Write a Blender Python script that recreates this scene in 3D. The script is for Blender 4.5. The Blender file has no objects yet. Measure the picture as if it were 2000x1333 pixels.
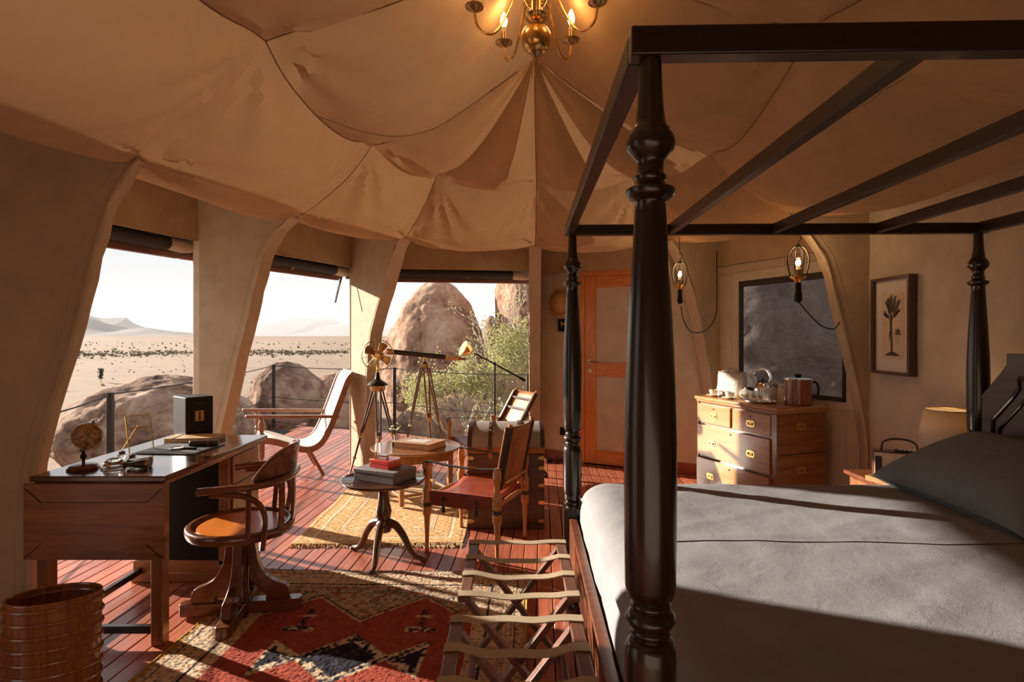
import bpy, bmesh, math, random
from math import sin, cos, pi, radians, sqrt, exp, atan2
from mathutils import Vector, Matrix, noise
import numpy as np
random.seed(7)
scene = bpy.context.scene
C = scene.collection

# ------------------------------------------------------------------ camera, sky, sun, exposure
EYE, F = 1.46, 1115.0
cam_d = bpy.data.cameras.new('camera'); cam = bpy.data.objects.new('camera', cam_d); C.objects.link(cam)
cam_d.sensor_width = 36.0; cam_d.lens = F * 36.0 / 2000.0
cam_d.shift_y = -0.0052                      # horizon a little above the middle of the frame
cam_d.clip_start = 0.05; cam_d.clip_end = 30000
cam.location = (0, 0, EYE); cam.rotation_euler = (pi / 2, 0, 0)
scene.camera = cam

SKY = 0.66
SUN = 11.5
world = bpy.data.worlds.new('hazy_sky'); scene.world = world; world.use_nodes = True
bg = world.node_tree.nodes['Background']
bg.inputs['Color'].default_value = (0.92, 0.945, 0.98, 1); bg.inputs['Strength'].default_value = SKY
sun_d = bpy.data.lights.new('sun', 'SUN'); sun = bpy.data.objects.new('sun', sun_d); C.objects.link(sun)
sun_d.energy = SUN; sun_d.angle = radians(0.7); sun_d.color = (1.0, 0.87, 0.73)
sun_dir = Vector((0.90, -0.44, -0.274)).normalized()      # the way the light travels: low, from the left and far side
sun.rotation_euler = sun_dir.to_track_quat('-Z', 'Y').to_euler(); sun.location = (-20, 10, 9)

vs = scene.view_settings
scene.display_settings.display_device = 'sRGB'
vs.view_transform = 'Standard'; vs.look = 'None'; vs.exposure = 0.42; vs.gamma = 1.0; vs.use_curve_mapping = False
cy = scene.cycles
cy.use_denoising = True
cy.max_bounces = 10; cy.diffuse_bounces = 6; cy.glossy_bounces = 4; cy.transmission_bounces = 8; cy.transparent_max_bounces = 12
cy.volume_bounces = 0; cy.sample_clamp_indirect = 6.0
cy.caustics_reflective = False; cy.caustics_refractive = False

# ------------------------------------------------------------------ helpers
def at(px, py, d):                            # a point of the place at distance d
    return Vector(((px - 1000) * d / F, d, EYE - (py - 656) * d / F))
def on(px, py, z=0.0):                        # the point of a level surface of height z
    return at(px, py, (EYE - z) * F / (py - 656))
def mesh_obj(name, me, mat=None, parent=None):
    o = bpy.data.objects.new(name, me); C.objects.link(o)
    if mat: me.materials.append(mat)
    if parent: o.parent = parent
    return o
def tag(o, label=None, cat=None, group=None, kind=None):
    if label: o['label'] = label
    if cat: o['category'] = cat
    if group: o['group'] = group
    if kind: o['kind'] = kind
    return o
def root(name, label, cat, loc=(0, 0, 0), rz=0.0, group=None):
    o = bpy.data.objects.new(name, None); C.objects.link(o)
    o.empty_display_size = 0.1
    o.location = loc; o.rotation_euler = (0, 0, rz)
    return tag(o, label, cat, group)
def sroot(name, loc=(0, 0, 0), rz=0.0):
    o = bpy.data.objects.new(name, None); C.objects.link(o); o.location = loc; o.rotation_euler = (0, 0, rz); o['kind'] = 'structure'
    return o
def dup(o, parent=None):
    c = o.copy(); C.objects.link(c)
    c.parent = parent
    for ch in list(o.children): dup(ch, c)
    return c
def frame(p, x, z=(0, 0, 1)):                 # matrix with origin p, local x along x, local z near z
    x = Vector(x).normalized(); z = Vector(z); y = z.cross(x).normalized(); z = x.cross(y)
    return Matrix(((x.x, y.x, z.x, p[0]), (x.y, y.y, z.y, p[1]), (x.z, y.z, z.z, p[2]), (0, 0, 0, 1)))
def T(x, y, z): return Matrix.Translation((x, y, z))
def RX(a): return Matrix.Rotation(a, 4, 'X')
def RY(a): return Matrix.Rotation(a, 4, 'Y')
def RZ(a): return Matrix.Rotation(a, 4, 'Z')

class MB:
    """collects geometry for ONE mesh object"""
    def __init__(s, o=(0, 0, 0)): s.v = []; s.f = []; s.o = Vector(o)
    def add(s, vs_, fs, M=None):
        n = len(s.v)
        for p in vs_:
            p = Vector(p)
            if M is not None: p = M @ p
            s.v.append(p - s.o)
        s.f += [tuple(i + n for i in f) for f in fs]
        return s
    def bx(s, x0, x1, y0, y1, z0, z1, M=None):
        return s.add([(x0, y0, z0), (x1, y0, z0), (x1, y1, z0), (x0, y1, z0), (x0, y0, z1), (x1, y0, z1), (x1, y1, z1), (x0, y1, z1)],
                     [(3, 2, 1, 0), (4, 5, 6, 7), (0, 1, 5, 4), (1, 2, 6, 5), (2, 3, 7, 6), (3, 0, 4, 7)], M)
    def box(s, c, sz, M=None):
        return s.bx(c[0] - sz[0] / 2, c[0] + sz[0] / 2, c[1] - sz[1] / 2, c[1] + sz[1] / 2, c[2] - sz[2] / 2, c[2] + sz[2] / 2, M)
    def beam(s, p, q, w, h, up=(0, 0, 1), w2=None, h2=None):
        p = Vector(p); q = Vector(q); M = frame(p, q - p, up); L = (q - p).length
        w2 = w if w2 is None else w2; h2 = h if h2 is None else h2
        a, b, c, d = w / 2, h / 2, w2 / 2, h2 / 2
        return s.add([(0, -a, -b), (L, -c, -d), (L, c, -d), (0, a, -b), (0, -a, b), (L, -c, d), (L, c, d), (0, a, b)],
                     [(3, 2, 1, 0), (4, 5, 6, 7), (0, 1, 5, 4), (1, 2, 6, 5), (2, 3, 7, 6), (3, 0, 4, 7)], M)
    def lathe(s, prof, c=(0, 0, 0), seg=20, M=None, sx=1.0, sy=1.0):
        vs_ = []; fs = []; n = len(prof)
        for r, z in prof:
            for k in range(seg):
                a = 2 * pi * k / seg; vs_.append((c[0] + r * cos(a) * sx, c[1] + r * sin(a) * sy, c[2] + z))
        for i in range(n - 1):
            for k in range(seg):
                k2 = (k + 1) % seg
                f = (i * seg + k, i * seg + k2, (i + 1) * seg + k2, (i + 1) * seg + k)
                fs.append(f if prof[i][1] <= prof[i + 1][1] or True else f[::-1])
        if prof[0][0] > 1e-5: fs.append(tuple(range(seg - 1, -1, -1)))
        if prof[-1][0] > 1e-5: fs.append(tuple((n - 1) * seg + k for k in range(seg)))
        return s.add(vs_, fs, M)
    def cyl(s, p, q, r, r2=None, seg=14):
        p = Vector(p); q = Vector(q); r2 = r if r2 is None else r2
        d = q - p; up = (0, 0, 1) if abs(d.normalized().z) < 0.9 else (1, 0, 0)
        M = frame(p, d, up) @ RY(pi / 2)
        return s.lathe([(r, 0), (r2, d.length)], seg=seg, M=M)
    def tube(s, pts, r, seg=8, closed=False, sq=1.0):
        pts = [Vector(p) for p in pts]; n = len(pts); vs_ = []; fs = []
        rs = r if isinstance(r, (list, tuple)) else [r] * n
        up = None
        for i, p in enumerate(pts):
            a = pts[i - 1] if (i > 0 or closed) else p
            b = pts[(i + 1) % n] if (i < n - 1 or closed) else p
            t = (b - a).normalized()
            if up is None:
                up = Vector((0, 0, 1)) if abs(t.z) < 0.9 else Vector((1, 0, 0))
            u = up - t * up.dot(t)
            if u.length < 1e-6: u = t.orthogonal()
            u.normalize(); up = u; w = t.cross(u)
            for k in range(seg):
                an = 2 * pi * k / seg
                vs_.append(p + (u * cos(an) * sq + w * sin(an)) * rs[i])
        m = n if closed else n - 1
        for i in range(m):
            j = (i + 1) % n
            for k in range(seg):
                k2 = (k + 1) % seg
                fs.append((i * seg + k, i * seg + k2, j * seg + k2, j * seg + k))
        if not closed:
            fs.append(tuple(range(seg - 1, -1, -1))); fs.append(tuple((n - 1) * seg + k for k in range(seg)))
        return s.add(vs_, fs)
    def ribbon(s, pts, w, t, side):           # a flat strap along pts, its width along side
        pts = [Vector(p) for p in pts]; n = len(pts); vs_ = []; fs = []
        sides = side if isinstance(side, list) else [Vector(side)] * n
        for i, p in enumerate(pts):
            a = pts[max(i - 1, 0)]; b = pts[min(i + 1, n - 1)]
            tn = (b - a).normalized(); sd = Vector(sides[i]).normalized(); nr = sd.cross(tn).normalized()
            for q in ((-1, -1), (1, -1), (1, 1), (-1, 1)): vs_.append(p + sd * q[0] * w / 2 + nr * q[1] * t / 2)
        for i in range(n - 1):
            for k in range(4):
                k2 = (k + 1) % 4; fs.append((i * 4 + k, i * 4 + k2, i * 4 + 4 + k2, i * 4 + 4 + k))
        fs += [(3, 2, 1, 0), tuple((n - 1) * 4 + k for k in range(4))]
        return s.add(vs_, fs)
    def prism(s, poly, h0, h1, M=None):       # polygon in local xy pushed from z=h0 to h1
        n = len(poly)
        vs_ = [(x, y, h0) for x, y in poly] + [(x, y, h1) for x, y in poly]
        fs = [tuple(range(n - 1, -1, -1)), tuple(range(n, 2 * n))] + [(i, (i + 1) % n, n + (i + 1) % n, n + i) for i in range(n)]
        return s.add(vs_, fs, M)
    def ell(s, c, r, seg=20, rings=12, M=None):
        if not isinstance(r, (tuple, list)): r = (r, r, r)
        prof = [(max(sin(pi * i / rings), 1e-6), -cos(pi * i / rings)) for i in range(rings + 1)]
        Mm = T(*c) @ Matrix.Diagonal((r[0], r[1], r[2], 1))
        return s.lathe(prof, seg=seg, M=(M @ Mm) if M is not None else Mm)
    def grid(s, fn, nu, nv, M=None, flip=False):
        vs_ = [fn(i / nu, j / nv) for j in range(nv + 1) for i in range(nu + 1)]
        fs = []
        for j in range(nv):
            for i in range(nu):
                a = j * (nu + 1) + i; f = (a, a + 1, a + nu + 2, a + nu + 1)
                fs.append(f[::-1] if flip else f)
        return s.add(vs_, fs, M)
    def build(s, name, mat, parent=None, bevel=0.0, angle=35, solid=0.0, seg=2, sub=0):
        me = bpy.data.meshes.new(name); me.from_pydata([tuple(p) for p in s.v], [], s.f); me.validate()
        bm = bmesh.new(); bm.from_mesh(me); bmesh.ops.remove_doubles(bm, verts=bm.verts, dist=1e-5)
        if solid == 0: bmesh.ops.recalc_face_normals(bm, faces=bm.faces)
        bm.to_mesh(me); bm.free()
        me.polygons.foreach_set('use_smooth', [True] * len(me.polygons))
        me.set_sharp_from_angle(angle=radians(angle))
        o = mesh_obj(name, me, mat, parent)
        if solid:
            m = o.modifiers.new('solid', 'SOLIDIFY'); m.thickness = solid; m.offset = 0
        if bevel:
            m = o.modifiers.new('bevel', 'BEVEL'); m.width = bevel; m.segments = seg; m.limit_method = 'ANGLE'; m.angle_limit = radians(40)
        if sub:
            m = o.modifiers.new('sub', 'SUBSURF'); m.levels = sub; m.render_levels = sub
        return o

def smooth_path(pts, n=6, closed=False):      # Catmull-Rom through pts
    P = [Vector(p) for p in pts]; m = len(P); out = []
    rng = range(m) if closed else range(m - 1)
    for i in rng:
        p0 = P[i - 1] if (i > 0 or closed) else P[i] * 2 - P[i + 1]
        p1 = P[i]; p2 = P[(i + 1) % m]
        p3 = P[(i + 2) % m] if (i + 2 < m or closed) else p2 * 2 - p1
        for k in range(n):
            t = k / n
            out.append(0.5 * ((2 * p1) + (p2 - p0) * t + (2 * p0 - 5 * p1 + 4 * p2 - p3) * t * t + (3 * p1 - p0 - 3 * p2 + p3) * t ** 3))
    if not closed: out.append(P[-1])
    return out

# ------------------------------------------------------------------ materials (all node based)
def nmat(name):
    m = bpy.data.materials.new(name); m.use_nodes = True; nt = m.node_tree
    b = nt.nodes['Principled BSDF']; out = nt.nodes['Material Output']
    return m, nt, b, out
def N(nt, t, **kw):
    n = nt.nodes.new(t)
    for k, v in kw.items():
        if k in n.inputs.keys(): n.inputs[k].default_value = v
        else: setattr(n, k, v)
    return n
def ramp(nt, fac, stops):
    r = nt.nodes.new('ShaderNodeValToRGB'); el = r.color_ramp.elements
    while len(el) < len(stops): el.new(0.5)
    for e, (p, c) in zip(el, stops): e.position = p; e.color = (*c[:3], 1)
    nt.links.new(fac, r.inputs['Fac']); return r.outputs['Color']
def bump(nt, b, h, strength=0.3, dist=0.01):
    n = N(nt, 'ShaderNodeBump'); n.inputs['Strength'].default_value = strength; n.inputs['Distance'].default_value = dist
    nt.links.new(h, n.inputs['Height']); nt.links.new(n.outputs['Normal'], b.inputs['Normal']); return n
def coords(nt, scale=(1, 1, 1), kind='Object'):
    tc = N(nt, 'ShaderNodeTexCoord'); mp = N(nt, 'ShaderNodeMapping'); mp.inputs['Scale'].default_value = scale
    nt.links.new(tc.outputs[kind], mp.inputs['Vector']); return mp.outputs['Vector']
def nz(nt, vec, scale, detail=5, rough=0.55, dist=0.0):
    n = N(nt, 'ShaderNodeTexNoise'); n.inputs['Scale'].default_value = scale; n.inputs['Detail'].default_value = detail
    n.inputs['Roughness'].default_value = rough; n.inputs['Distortion'].default_value = dist
    nt.links.new(vec, n.inputs['Vector']); return n.outputs['Fac']
def wood(name, c1, c2, rough=0.35, axis=0, scale=1.0, coat=0.0, bmp=0.15):
    m, nt, b, out = nmat(name)
    s = [9.0 * scale] * 3; s[axis] = 0.8 * scale
    v = coords(nt, s)
    f = nz(nt, v, 3.0, 7, 0.6, 0.7)
    nt.links.new(ramp(nt, f, [(0.28, c1), (0.5, [(a + c) / 2 for a, c in zip(c1, c2)]), (0.72, c2)]), b.inputs['Base Color'])
    b.inputs['Roughness'].default_value = rough
    b.inputs['Coat Weight'].default_value = coat; b.inputs['Coat Roughness'].default_value = 0.12
    f2 = nz(nt, v, 14.0, 4); bump(nt, b, f2, bmp, 0.002)
    return m
def plain(name, c, rough=0.5, metal=0.0, var=0.12, scale=30.0, bmp=0.0, coat=0.0, spec=0.5):
    m, nt, b, out = nmat(name)
    f = nz(nt, coords(nt), scale, 4)
    lo = [x * (1 - var) for x in c]; hi = [min(1, x * (1 + var)) for x in c]
    nt.links.new(ramp(nt, f, [(0.3, lo), (0.7, hi)]), b.inputs['Base Color'])
    b.inputs['Roughness'].default_value = rough; b.inputs['Metallic'].default_value = metal
    b.inputs['Coat Weight'].default_value = coat; b.inputs['Coat Roughness'].default_value = 0.1
    b.inputs['Specular IOR Level'].default_value = spec
    if bmp: bump(nt, b, nz(nt, coords(nt), scale * 3, 4), bmp, 0.003)
    return m
def fabric(name, c, rough=0.9, var=0.1, weave=500.0, bmp=0.25, transl=0.0, tcol=None, wr=0.0, wscale=3.0):
    m, nt, b, out = nmat(name)
    v = coords(nt)
    f = nz(nt, v, 6.0, 5)
    lo = [x * (1 - var) for x in c]; hi = [min(1, x * (1 + var)) for x in c]
    nt.links.new(ramp(nt, f, [(0.3, lo), (0.7, hi)]), b.inputs['Base Color'])
    b.inputs['Roughness'].default_value = rough; b.inputs['Specular IOR Level'].default_value = 0.15
    f2 = nz(nt, v, weave, 2)
    if wr:
        f3 = nz(nt, coords(nt, (wscale, wscale, wscale * 0.45)), 4.0, 4, 0.5, 1.0)
        ad = N(nt, 'ShaderNodeMath', operation='MULTIPLY_ADD'); ad.inputs[1].default_value = wr
        nt.links.new(f3, ad.inputs[0]); nt.links.new(f2, ad.inputs[2]); f2 = ad.outputs[0]
    bump(nt, b, f2, bmp, 0.004)
    if transl:
        t = N(nt, 'ShaderNodeBsdfTranslucent'); t.inputs['Color'].default_value = (*(tcol or c), 1)
        mx = N(nt, 'ShaderNodeMixShader'); mx.inputs['Fac'].default_value = transl
        nt.links.new(b.outputs[0], mx.inputs[1]); nt.links.new(t.outputs[0], mx.inputs[2]); nt.links.new(mx.outputs[0], out.inputs['Surface'])
    return m
def glass(name, c=(1, 1, 1), rough=0.02, ior=1.45):
    m, nt, b, out = nmat(name)
    b.inputs['Base Color'].default_value = (*c, 1); b.inputs['Transmission Weight'].default_value = 1.0
    b.inputs['Roughness'].default_value = rough; b.inputs['IOR'].default_value = ior
    return m
def emit(name, c, s):
    m, nt, b, out = nmat(name)
    b.inputs['Base Color'].default_value = (*c, 1); b.inputs['Emission Color'].default_value = (*c, 1); b.inputs['Emission Strength'].default_value = s
    return m

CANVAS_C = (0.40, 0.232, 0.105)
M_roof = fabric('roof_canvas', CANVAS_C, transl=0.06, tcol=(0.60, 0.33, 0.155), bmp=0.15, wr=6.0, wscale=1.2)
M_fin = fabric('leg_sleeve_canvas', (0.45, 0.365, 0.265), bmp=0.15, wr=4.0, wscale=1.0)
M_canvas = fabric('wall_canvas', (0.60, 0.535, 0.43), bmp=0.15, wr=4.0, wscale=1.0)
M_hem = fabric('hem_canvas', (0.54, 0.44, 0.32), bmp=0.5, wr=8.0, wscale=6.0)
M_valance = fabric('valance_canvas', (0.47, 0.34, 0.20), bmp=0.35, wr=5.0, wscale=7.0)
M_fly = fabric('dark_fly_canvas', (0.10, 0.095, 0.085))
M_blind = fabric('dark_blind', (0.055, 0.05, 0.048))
M_seam = fabric('seam_thread', (0.30, 0.20, 0.12))
M_dark = wood('dark_bed_wood', (0.008, 0.005, 0.0035), (0.024, 0.013, 0.008), rough=0.28, axis=2, coat=0.32)
M_mahog = wood('mahogany', (0.075, 0.022, 0.010), (0.19, 0.062, 0.024), rough=0.3, axis=0, coat=0.3)
M_deskw = wood('desk_walnut', (0.15, 0.058, 0.022), (0.32, 0.135, 0.052), rough=0.32, axis=0, coat=0.2)
M_desktop = wood('desk_top_polish', (0.060, 0.022, 0.012), (0.13, 0.050, 0.022), rough=0.16, axis=1, coat=0.7)
M_black = plain('black_panel', (0.008, 0.0075, 0.0075), 0.45, spec=0.2)
M_iron = plain('black_iron', (0.014, 0.012, 0.011), 0.45, 0.3)
M_brass = plain('brass', (0.72, 0.47, 0.17), 0.24, 1.0, var=0.2)
M_brassd = plain('aged_brass', (0.42, 0.28, 0.13), 0.3, 1.0, var=0.25)
M_silver = plain('silver', (0.78, 0.76, 0.73), 0.16, 1.0)
M_leather = plain('tan_leather', (0.36, 0.135, 0.035), 0.42, var=0.25, scale=12, bmp=0.15)
M_redleather = plain('oxblood_leather', (0.23, 0.045, 0.022), 0.4, var=0.25, scale=12, bmp=0.15)
M_dkleather = plain('dark_leather', (0.045, 0.020, 0.012), 0.4, bmp=0.1)
M_oak = wood('campaign_oak', (0.24, 0.095, 0.028), (0.44, 0.20, 0.065), rough=0.35, axis=2, coat=0.2)
M_white = plain('white_ceramic', (0.80, 0.78, 0.74), 0.2, var=0.03)
M_paper = plain('old_paper', (0.58, 0.42, 0.24), 0.8, var=0.12)
M_clear = glass('clear_glass')
M_bulb = emit('bulb_glow', (1.0, 0.62, 0.25), 26.0)
# ------------------------------------------------------------------ the tent: plan of wall, eave, middle and ridge points
W = [(-3.15, -0.9), (-3.15, 1.0), (-3.15, 2.6), (-2.56, 4.71), (-1.8, 6.55), (0.27, 6.84), (2.12, 5.9), (2.72, 4.38), (2.74, 2.6), (2.74, 1.0), (2.74, -0.9)]
E = [(-2.08, -0.9), (-2.05, 1.0), (-1.98, 3.03), (-1.71, 4.49), (-1.02, 5.43), (0.24, 5.9), (1.525, 5.575), (2.2, 4.45), (2.62, 2.6), (2.62, 1.0), (2.62, -0.9)]
Mi = [(-1.2, -0.9), (-1.2, 1.0), (-1.17, 2.71), (-1.03, 4.185), (-0.65, 4.94), (0.22, 5.15), (1.06, 5.02), (1.53, 4.42), (1.34, 2.6), (1.34, 1.0), (1.34, -0.9)]
R = [(0.15, -0.9), (0.15, 1.0), (0.15, 2.7)] + [(0.15, 3.9)] * 5 + [(0.15, 2.7), (0.15, 1.0), (0.15, -0.9)]
ZR, ZM, ZE, ZO = [3.44, 3.44, 3.42] + [3.36] * 5 + [3.42, 3.44, 3.44], 2.86, 2.39, 2.62
WV = [Vector((*p, 0)) for p in W]; EV = [Vector((*p, 0)) for p in E]; MV = [Vector((*p, 0)) for p in Mi]; RV = [Vector((*p, 0)) for p in R]
def lerp(a, b, t): return a + (b - a) * t
NODES = [(p, ZM, 0.9) for p in MV] + [(p, ZE, 1.0) for p in EV]
def ceil_pt(u, v, wrinkle=True):
    i = min(int(u), 9); f = u - i; q = 4 * f * (1 - f)
    P = [lerp(L[i], L[i + 1], f) for L in (RV, MV, EV, WV)]
    lm = (MV[i + 1] - MV[i]).length; le = (EV[i + 1] - EV[i]).length
    sM = min(0.055 + 0.06 * lm, 0.155); sE = min(0.03 + 0.05 * le, 0.13)
    zr = lerp(ZR[i], ZR[i + 1], f)
    if v <= 1:
        p = lerp(P[0], P[1], v); z = lerp(zr, ZM, v) - q * (sM * v ** 1.4 + 0.20 * sin(pi * v ** 1.1)) - 0.085 * sin(pi * v ** 0.9)
    elif v <= 2:
        w = v - 1; p = lerp(P[1], P[2], w); z = lerp(ZM, ZE, w) - q * (lerp(sM, sE, w) + 0.12 * sin(pi * w ** 0.7)) - 0.06 * sin(pi * w ** 0.75)
    else:
        w = v - 2; p = lerp(P[2], P[3], w); z = lerp(ZE, ZO, w) - q * sE * (1 - w)
    if wrinkle and v < 2.02:
        for n, zz, amp in NODES:
            d = p - n; r = d.length
            if r < 1.1:
                th = atan2(d.y, d.x)
                z += amp * 0.060 * exp(-r / 0.34) * min(1, r / 0.22) * (1 - r / 1.1) * sin(11 * th + 5 * n.x + 0.8 * noise.noise(Vector((r * 1.5, n.x, n.y))))
        z += 0.012 * noise.noise(Vector((p.x * 1.3, p.y * 1.3, 0)))
        if v < 1:   # long folds that run together at the peak
            d = p - RV[i]; r = d.length
            if 3 <= i <= 6 or r > 0: z += 0.012 * exp(-r / 0.7) * sin(26 * atan2(d.x, d.y))
    return Vector((p.x, p.y, z))
NU, NV = 30, 24
mb = MB()
vals = [k / NV for k in range(NV)] + [1 + k / NV for k in range(NV)] + [2 + k / 6 for k in range(7)]
us = [k / NU for k in range(10 * NU + 1)]
vv = [ceil_pt(u, v) for v in vals for u in us]; nu = len(us)
mb.add(vv, [(j * nu + i, j * nu + i + 1, (j + 1) * nu + i + 1, (j + 1) * nu + i) for j in range(len(vals) - 1) for i in range(nu - 1)])
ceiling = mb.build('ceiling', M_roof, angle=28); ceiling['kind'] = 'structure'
def seam(path, r=0.0035):
    MB().tube([p - Vector((0, 0, 0.004)) for p in path], r, 6).build('seam', M_seam, ceiling)
for i in (2, 3, 4, 5, 6, 7, 8): seam([ceil_pt(i, v / 20) for v in range(2, 21)])
for i in (3, 4, 5, 6, 7): seam([ceil_pt(i, 1 + v / 16) for v in range(0, 17)], 0.003)
for a, b in ((1, 2), (8, 9), (2, 3), (7, 8)): seam([ceil_pt(a + (b - a) * t / 24, 1.0) for t in range(25)], 0.0035)
seam([ceil_pt(2.38 + 0.55 * t / 24, 1.0 - 0.72 * t / 24) for t in range(25)], 0.002)
seam([ceil_pt(7 + t / 24, 1.35 - 0.25 * sin(pi * t / 24)) for t in range(25)], 0.002)
for i in range(2, 8):                          # small gathered knots where the cloth is tied to the frame
    MB().ell((E[i][0], E[i][1], ZE - 0.005), (0.028, 0.028, 0.022), 10, 6).build('tie_knot', M_hem, ceiling)

def wall_frame(a, b): return frame((a[0], a[1], 0), (b[0] - a[0], b[1] - a[1], 0))
def wlen(a, b): return sqrt((b[0] - a[0]) ** 2 + (b[1] - a[1]) ** 2)
def fabric_panel(mbx, x0, x1, z0, z1, M, y=0.0, amp=0.006, t=0.02, seed=0, n=18):
    """a hanging cloth sheet with thickness, gently wrinkled"""
    def fn(s): return lambda a, b: Vector((lerp(x0, x1, a), y + s * t / 2 + amp * noise.noise(Vector((lerp(x0, x1, a) * 5 + seed, lerp(z0, z1, b) * 4, seed))), lerp(z0, z1, b)))
    mbx.grid(fn(-1), n, n, M); mbx.grid(fn(1), n, n, M, flip=True)
    mbx.bx(x0, x1, y - t / 2, y + t / 2, z0 - 0.001, z0 + 0.004, M); mbx.bx(x0, x1, y - t / 2, y + t / 2, z1 - 0.004, z1 + 0.001, M)
    return mbx

# ------------------------------------------------------------------ floor boards (inside and out on the deck)
FA = -0.054
def m_plank():
    m, nt, b, out = nmat('floor_boards')
    tc = N(nt, 'ShaderNodeTexCoord'); oi = N(nt, 'ShaderNodeObjectInfo')
    ad = N(nt, 'ShaderNodeVectorMath', operation='ADD'); cm = N(nt, 'ShaderNodeCombineXYZ')
    ml = N(nt, 'ShaderNodeMath', operation='MULTIPLY'); ml.inputs[1].default_value = 37.0
    nt.links.new(oi.outputs['Random'], ml.inputs[0]); nt.links.new(ml.outputs[0], cm.inputs['X']); nt.links.new(ml.outputs[0], cm.inputs['Z'])
    nt.links.new(tc.outputs['Object'], ad.inputs[0]); nt.links.new(cm.outputs[0], ad.inputs[1])
    mp = N(nt, 'ShaderNodeMapping'); mp.inputs['Scale'].default_value = (22, 1.3, 22); nt.links.new(ad.outputs[0], mp.inputs['Vector'])
    f = nz(nt, mp.outputs[0], 2.0, 7, 0.6, 0.6)
    col = ramp(nt, f, [(0.25, (0.24, 0.060, 0.032)), (0.5, (0.42, 0.122, 0.065)), (0.75, (0.55, 0.195, 0.11))])
    hs = N(nt, 'ShaderNodeHueSaturation'); nt.links.new(col, hs.inputs['Color'])
    mr = N(nt, 'ShaderNodeMapRange'); mr.inputs['To Min'].default_value = 0.7; mr.inputs['To Max'].default_value = 1.28
    nt.links.new(oi.outputs['Random'], mr.inputs['Value']); nt.links.new(mr.outputs[0], hs.inputs['Value'])
    nt.links.new(hs.outputs[0], b.inputs['Base Color'])
    b.inputs['Roughness'].default_value = 0.36; b.inputs['Coat Weight'].default_value = 0.30; b.inputs['Coat Roughness'].default_value = 0.22
    bump(nt, b, f, 0.12, 0.004)
    return m
M_plank = m_plank()
edge = [(-6.0, 9.3), (-3.9, 9.2), (-1.7, 8.45), (0.25, 7.15), (2.2, 6.15), (3.2, 4.6), (6, 4.6)]
def yfar(x):
    for (a, ya), (b, yb) in zip(edge, edge[1:]):
        if a <= x <= b: return lerp(ya, yb, (x - a) / (b - a))
    return 4.6
floor = MB().prism([(-3.5, -0.9), (2.85, -0.9), (2.85, 4.5), (2.2, 6.0), (0.25, 7.1), (-1.7, 8.35), (-3.85, 9.1), (-3.4, 4.6)], -0.16, -0.032).build('floor', plain('joists', (0.02, 0.012, 0.009), 0.9))
floor['kind'] = 'structure'
plank_me = {}
def plank(x, y0, y1):
    L = round(y1 - y0, 2)
    if L < 0.15: return
    if L not in plank_me:
        o = MB().bx(-0.0422, 0.0422, 0, L, -0.03, 0).build('plank', M_plank, floor, bevel=0.0025, seg=1); plank_me[L] = o
    else:
        o = plank_me[L].copy(); C.objects.link(o); o.parent = floor
    o.location = (x * cos(FA) - y0 * sin(FA), x * sin(FA) + y0 * cos(FA), -0.0015 * random.random()); o.rotation_euler = (0, 0, FA)
k = 0; x = -3.95
while x < 2.80:
    # ends in board space
    y1 = yfar(x + 0.4) - 0.05
    y0 = -0.8
    if x < -3.35: y0 = 4.5 + (-3.35 - x) * 8
    cuts = sorted([y0, y1] + [c for c in (random.uniform(1.6, 3.4), random.uniform(4.6, 6.2)) if y0 + 0.4 < c < y1 - 0.4])
    for a, b in zip(cuts, cuts[1:]): plank(x, a, b - 0.003)
    x += 0.09; k += 1

# ------------------------------------------------------------------ fins: canvas sleeves round the tent legs
prof = {2: [(0, .775), (.8, .81), (1.5, .974), (2.07, 1.095), (2.3, 1.19)], 3: [(0, .12), (.71, .233), (1.61, .479), (2.02, .596), (2.25, .71)],
        4: [(0, .40), (1.0, .517), (1.49, .646), (1.95, .99), (2.24, 1.20)], 5: [(0, .15), (1.0, .3), (1.95, .62), (2.2, .78)],
        6: [(0, .05), (.87, .119), (1.49, .265), (1.95, .407), (2.25, .56)], 7: [(0, .02), (.78, .03), (1.92, .268), (2.17, .38)]}
for n, i in enumerate(range(2, 8)):
    w, e = W[i], E[i]; T_ = wlen(w, e); M = wall_frame(w, e)
    pr = [Vector((t, z, 0)) for z, t in prof[i]] + [Vector((T_, ZE - 0.005, 0))]
    pr = smooth_path(pr, 5)
    th = 0.052
    poly = [(0, 0)] + [(p.x, p.y) for p in pr] + [(T_ - 0.02, ZE + 0.02), (0, ZO - 0.01)]
    Mx = M @ RX(pi / 2)                       # polygon plane is radial and upright
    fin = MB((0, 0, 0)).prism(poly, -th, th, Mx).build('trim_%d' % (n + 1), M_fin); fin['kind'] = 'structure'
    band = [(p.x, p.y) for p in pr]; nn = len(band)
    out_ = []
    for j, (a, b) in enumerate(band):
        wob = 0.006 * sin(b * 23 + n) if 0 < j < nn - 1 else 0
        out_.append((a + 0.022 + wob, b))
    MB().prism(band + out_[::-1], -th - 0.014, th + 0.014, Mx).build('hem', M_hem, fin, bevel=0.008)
    stitch = [Mx @ Vector((a - 0.05, b, 0)) for a, b in band]
    for sgn in (-1, 1):
        off = (Mx @ Vector((0, 0, sgn * (th + 0.001)))) - (Mx @ Vector((0, 0, 0)))
        MB().tube([p + off for p in stitch], 0.0022, 5).build('stitching', M_hem, fin)

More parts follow.
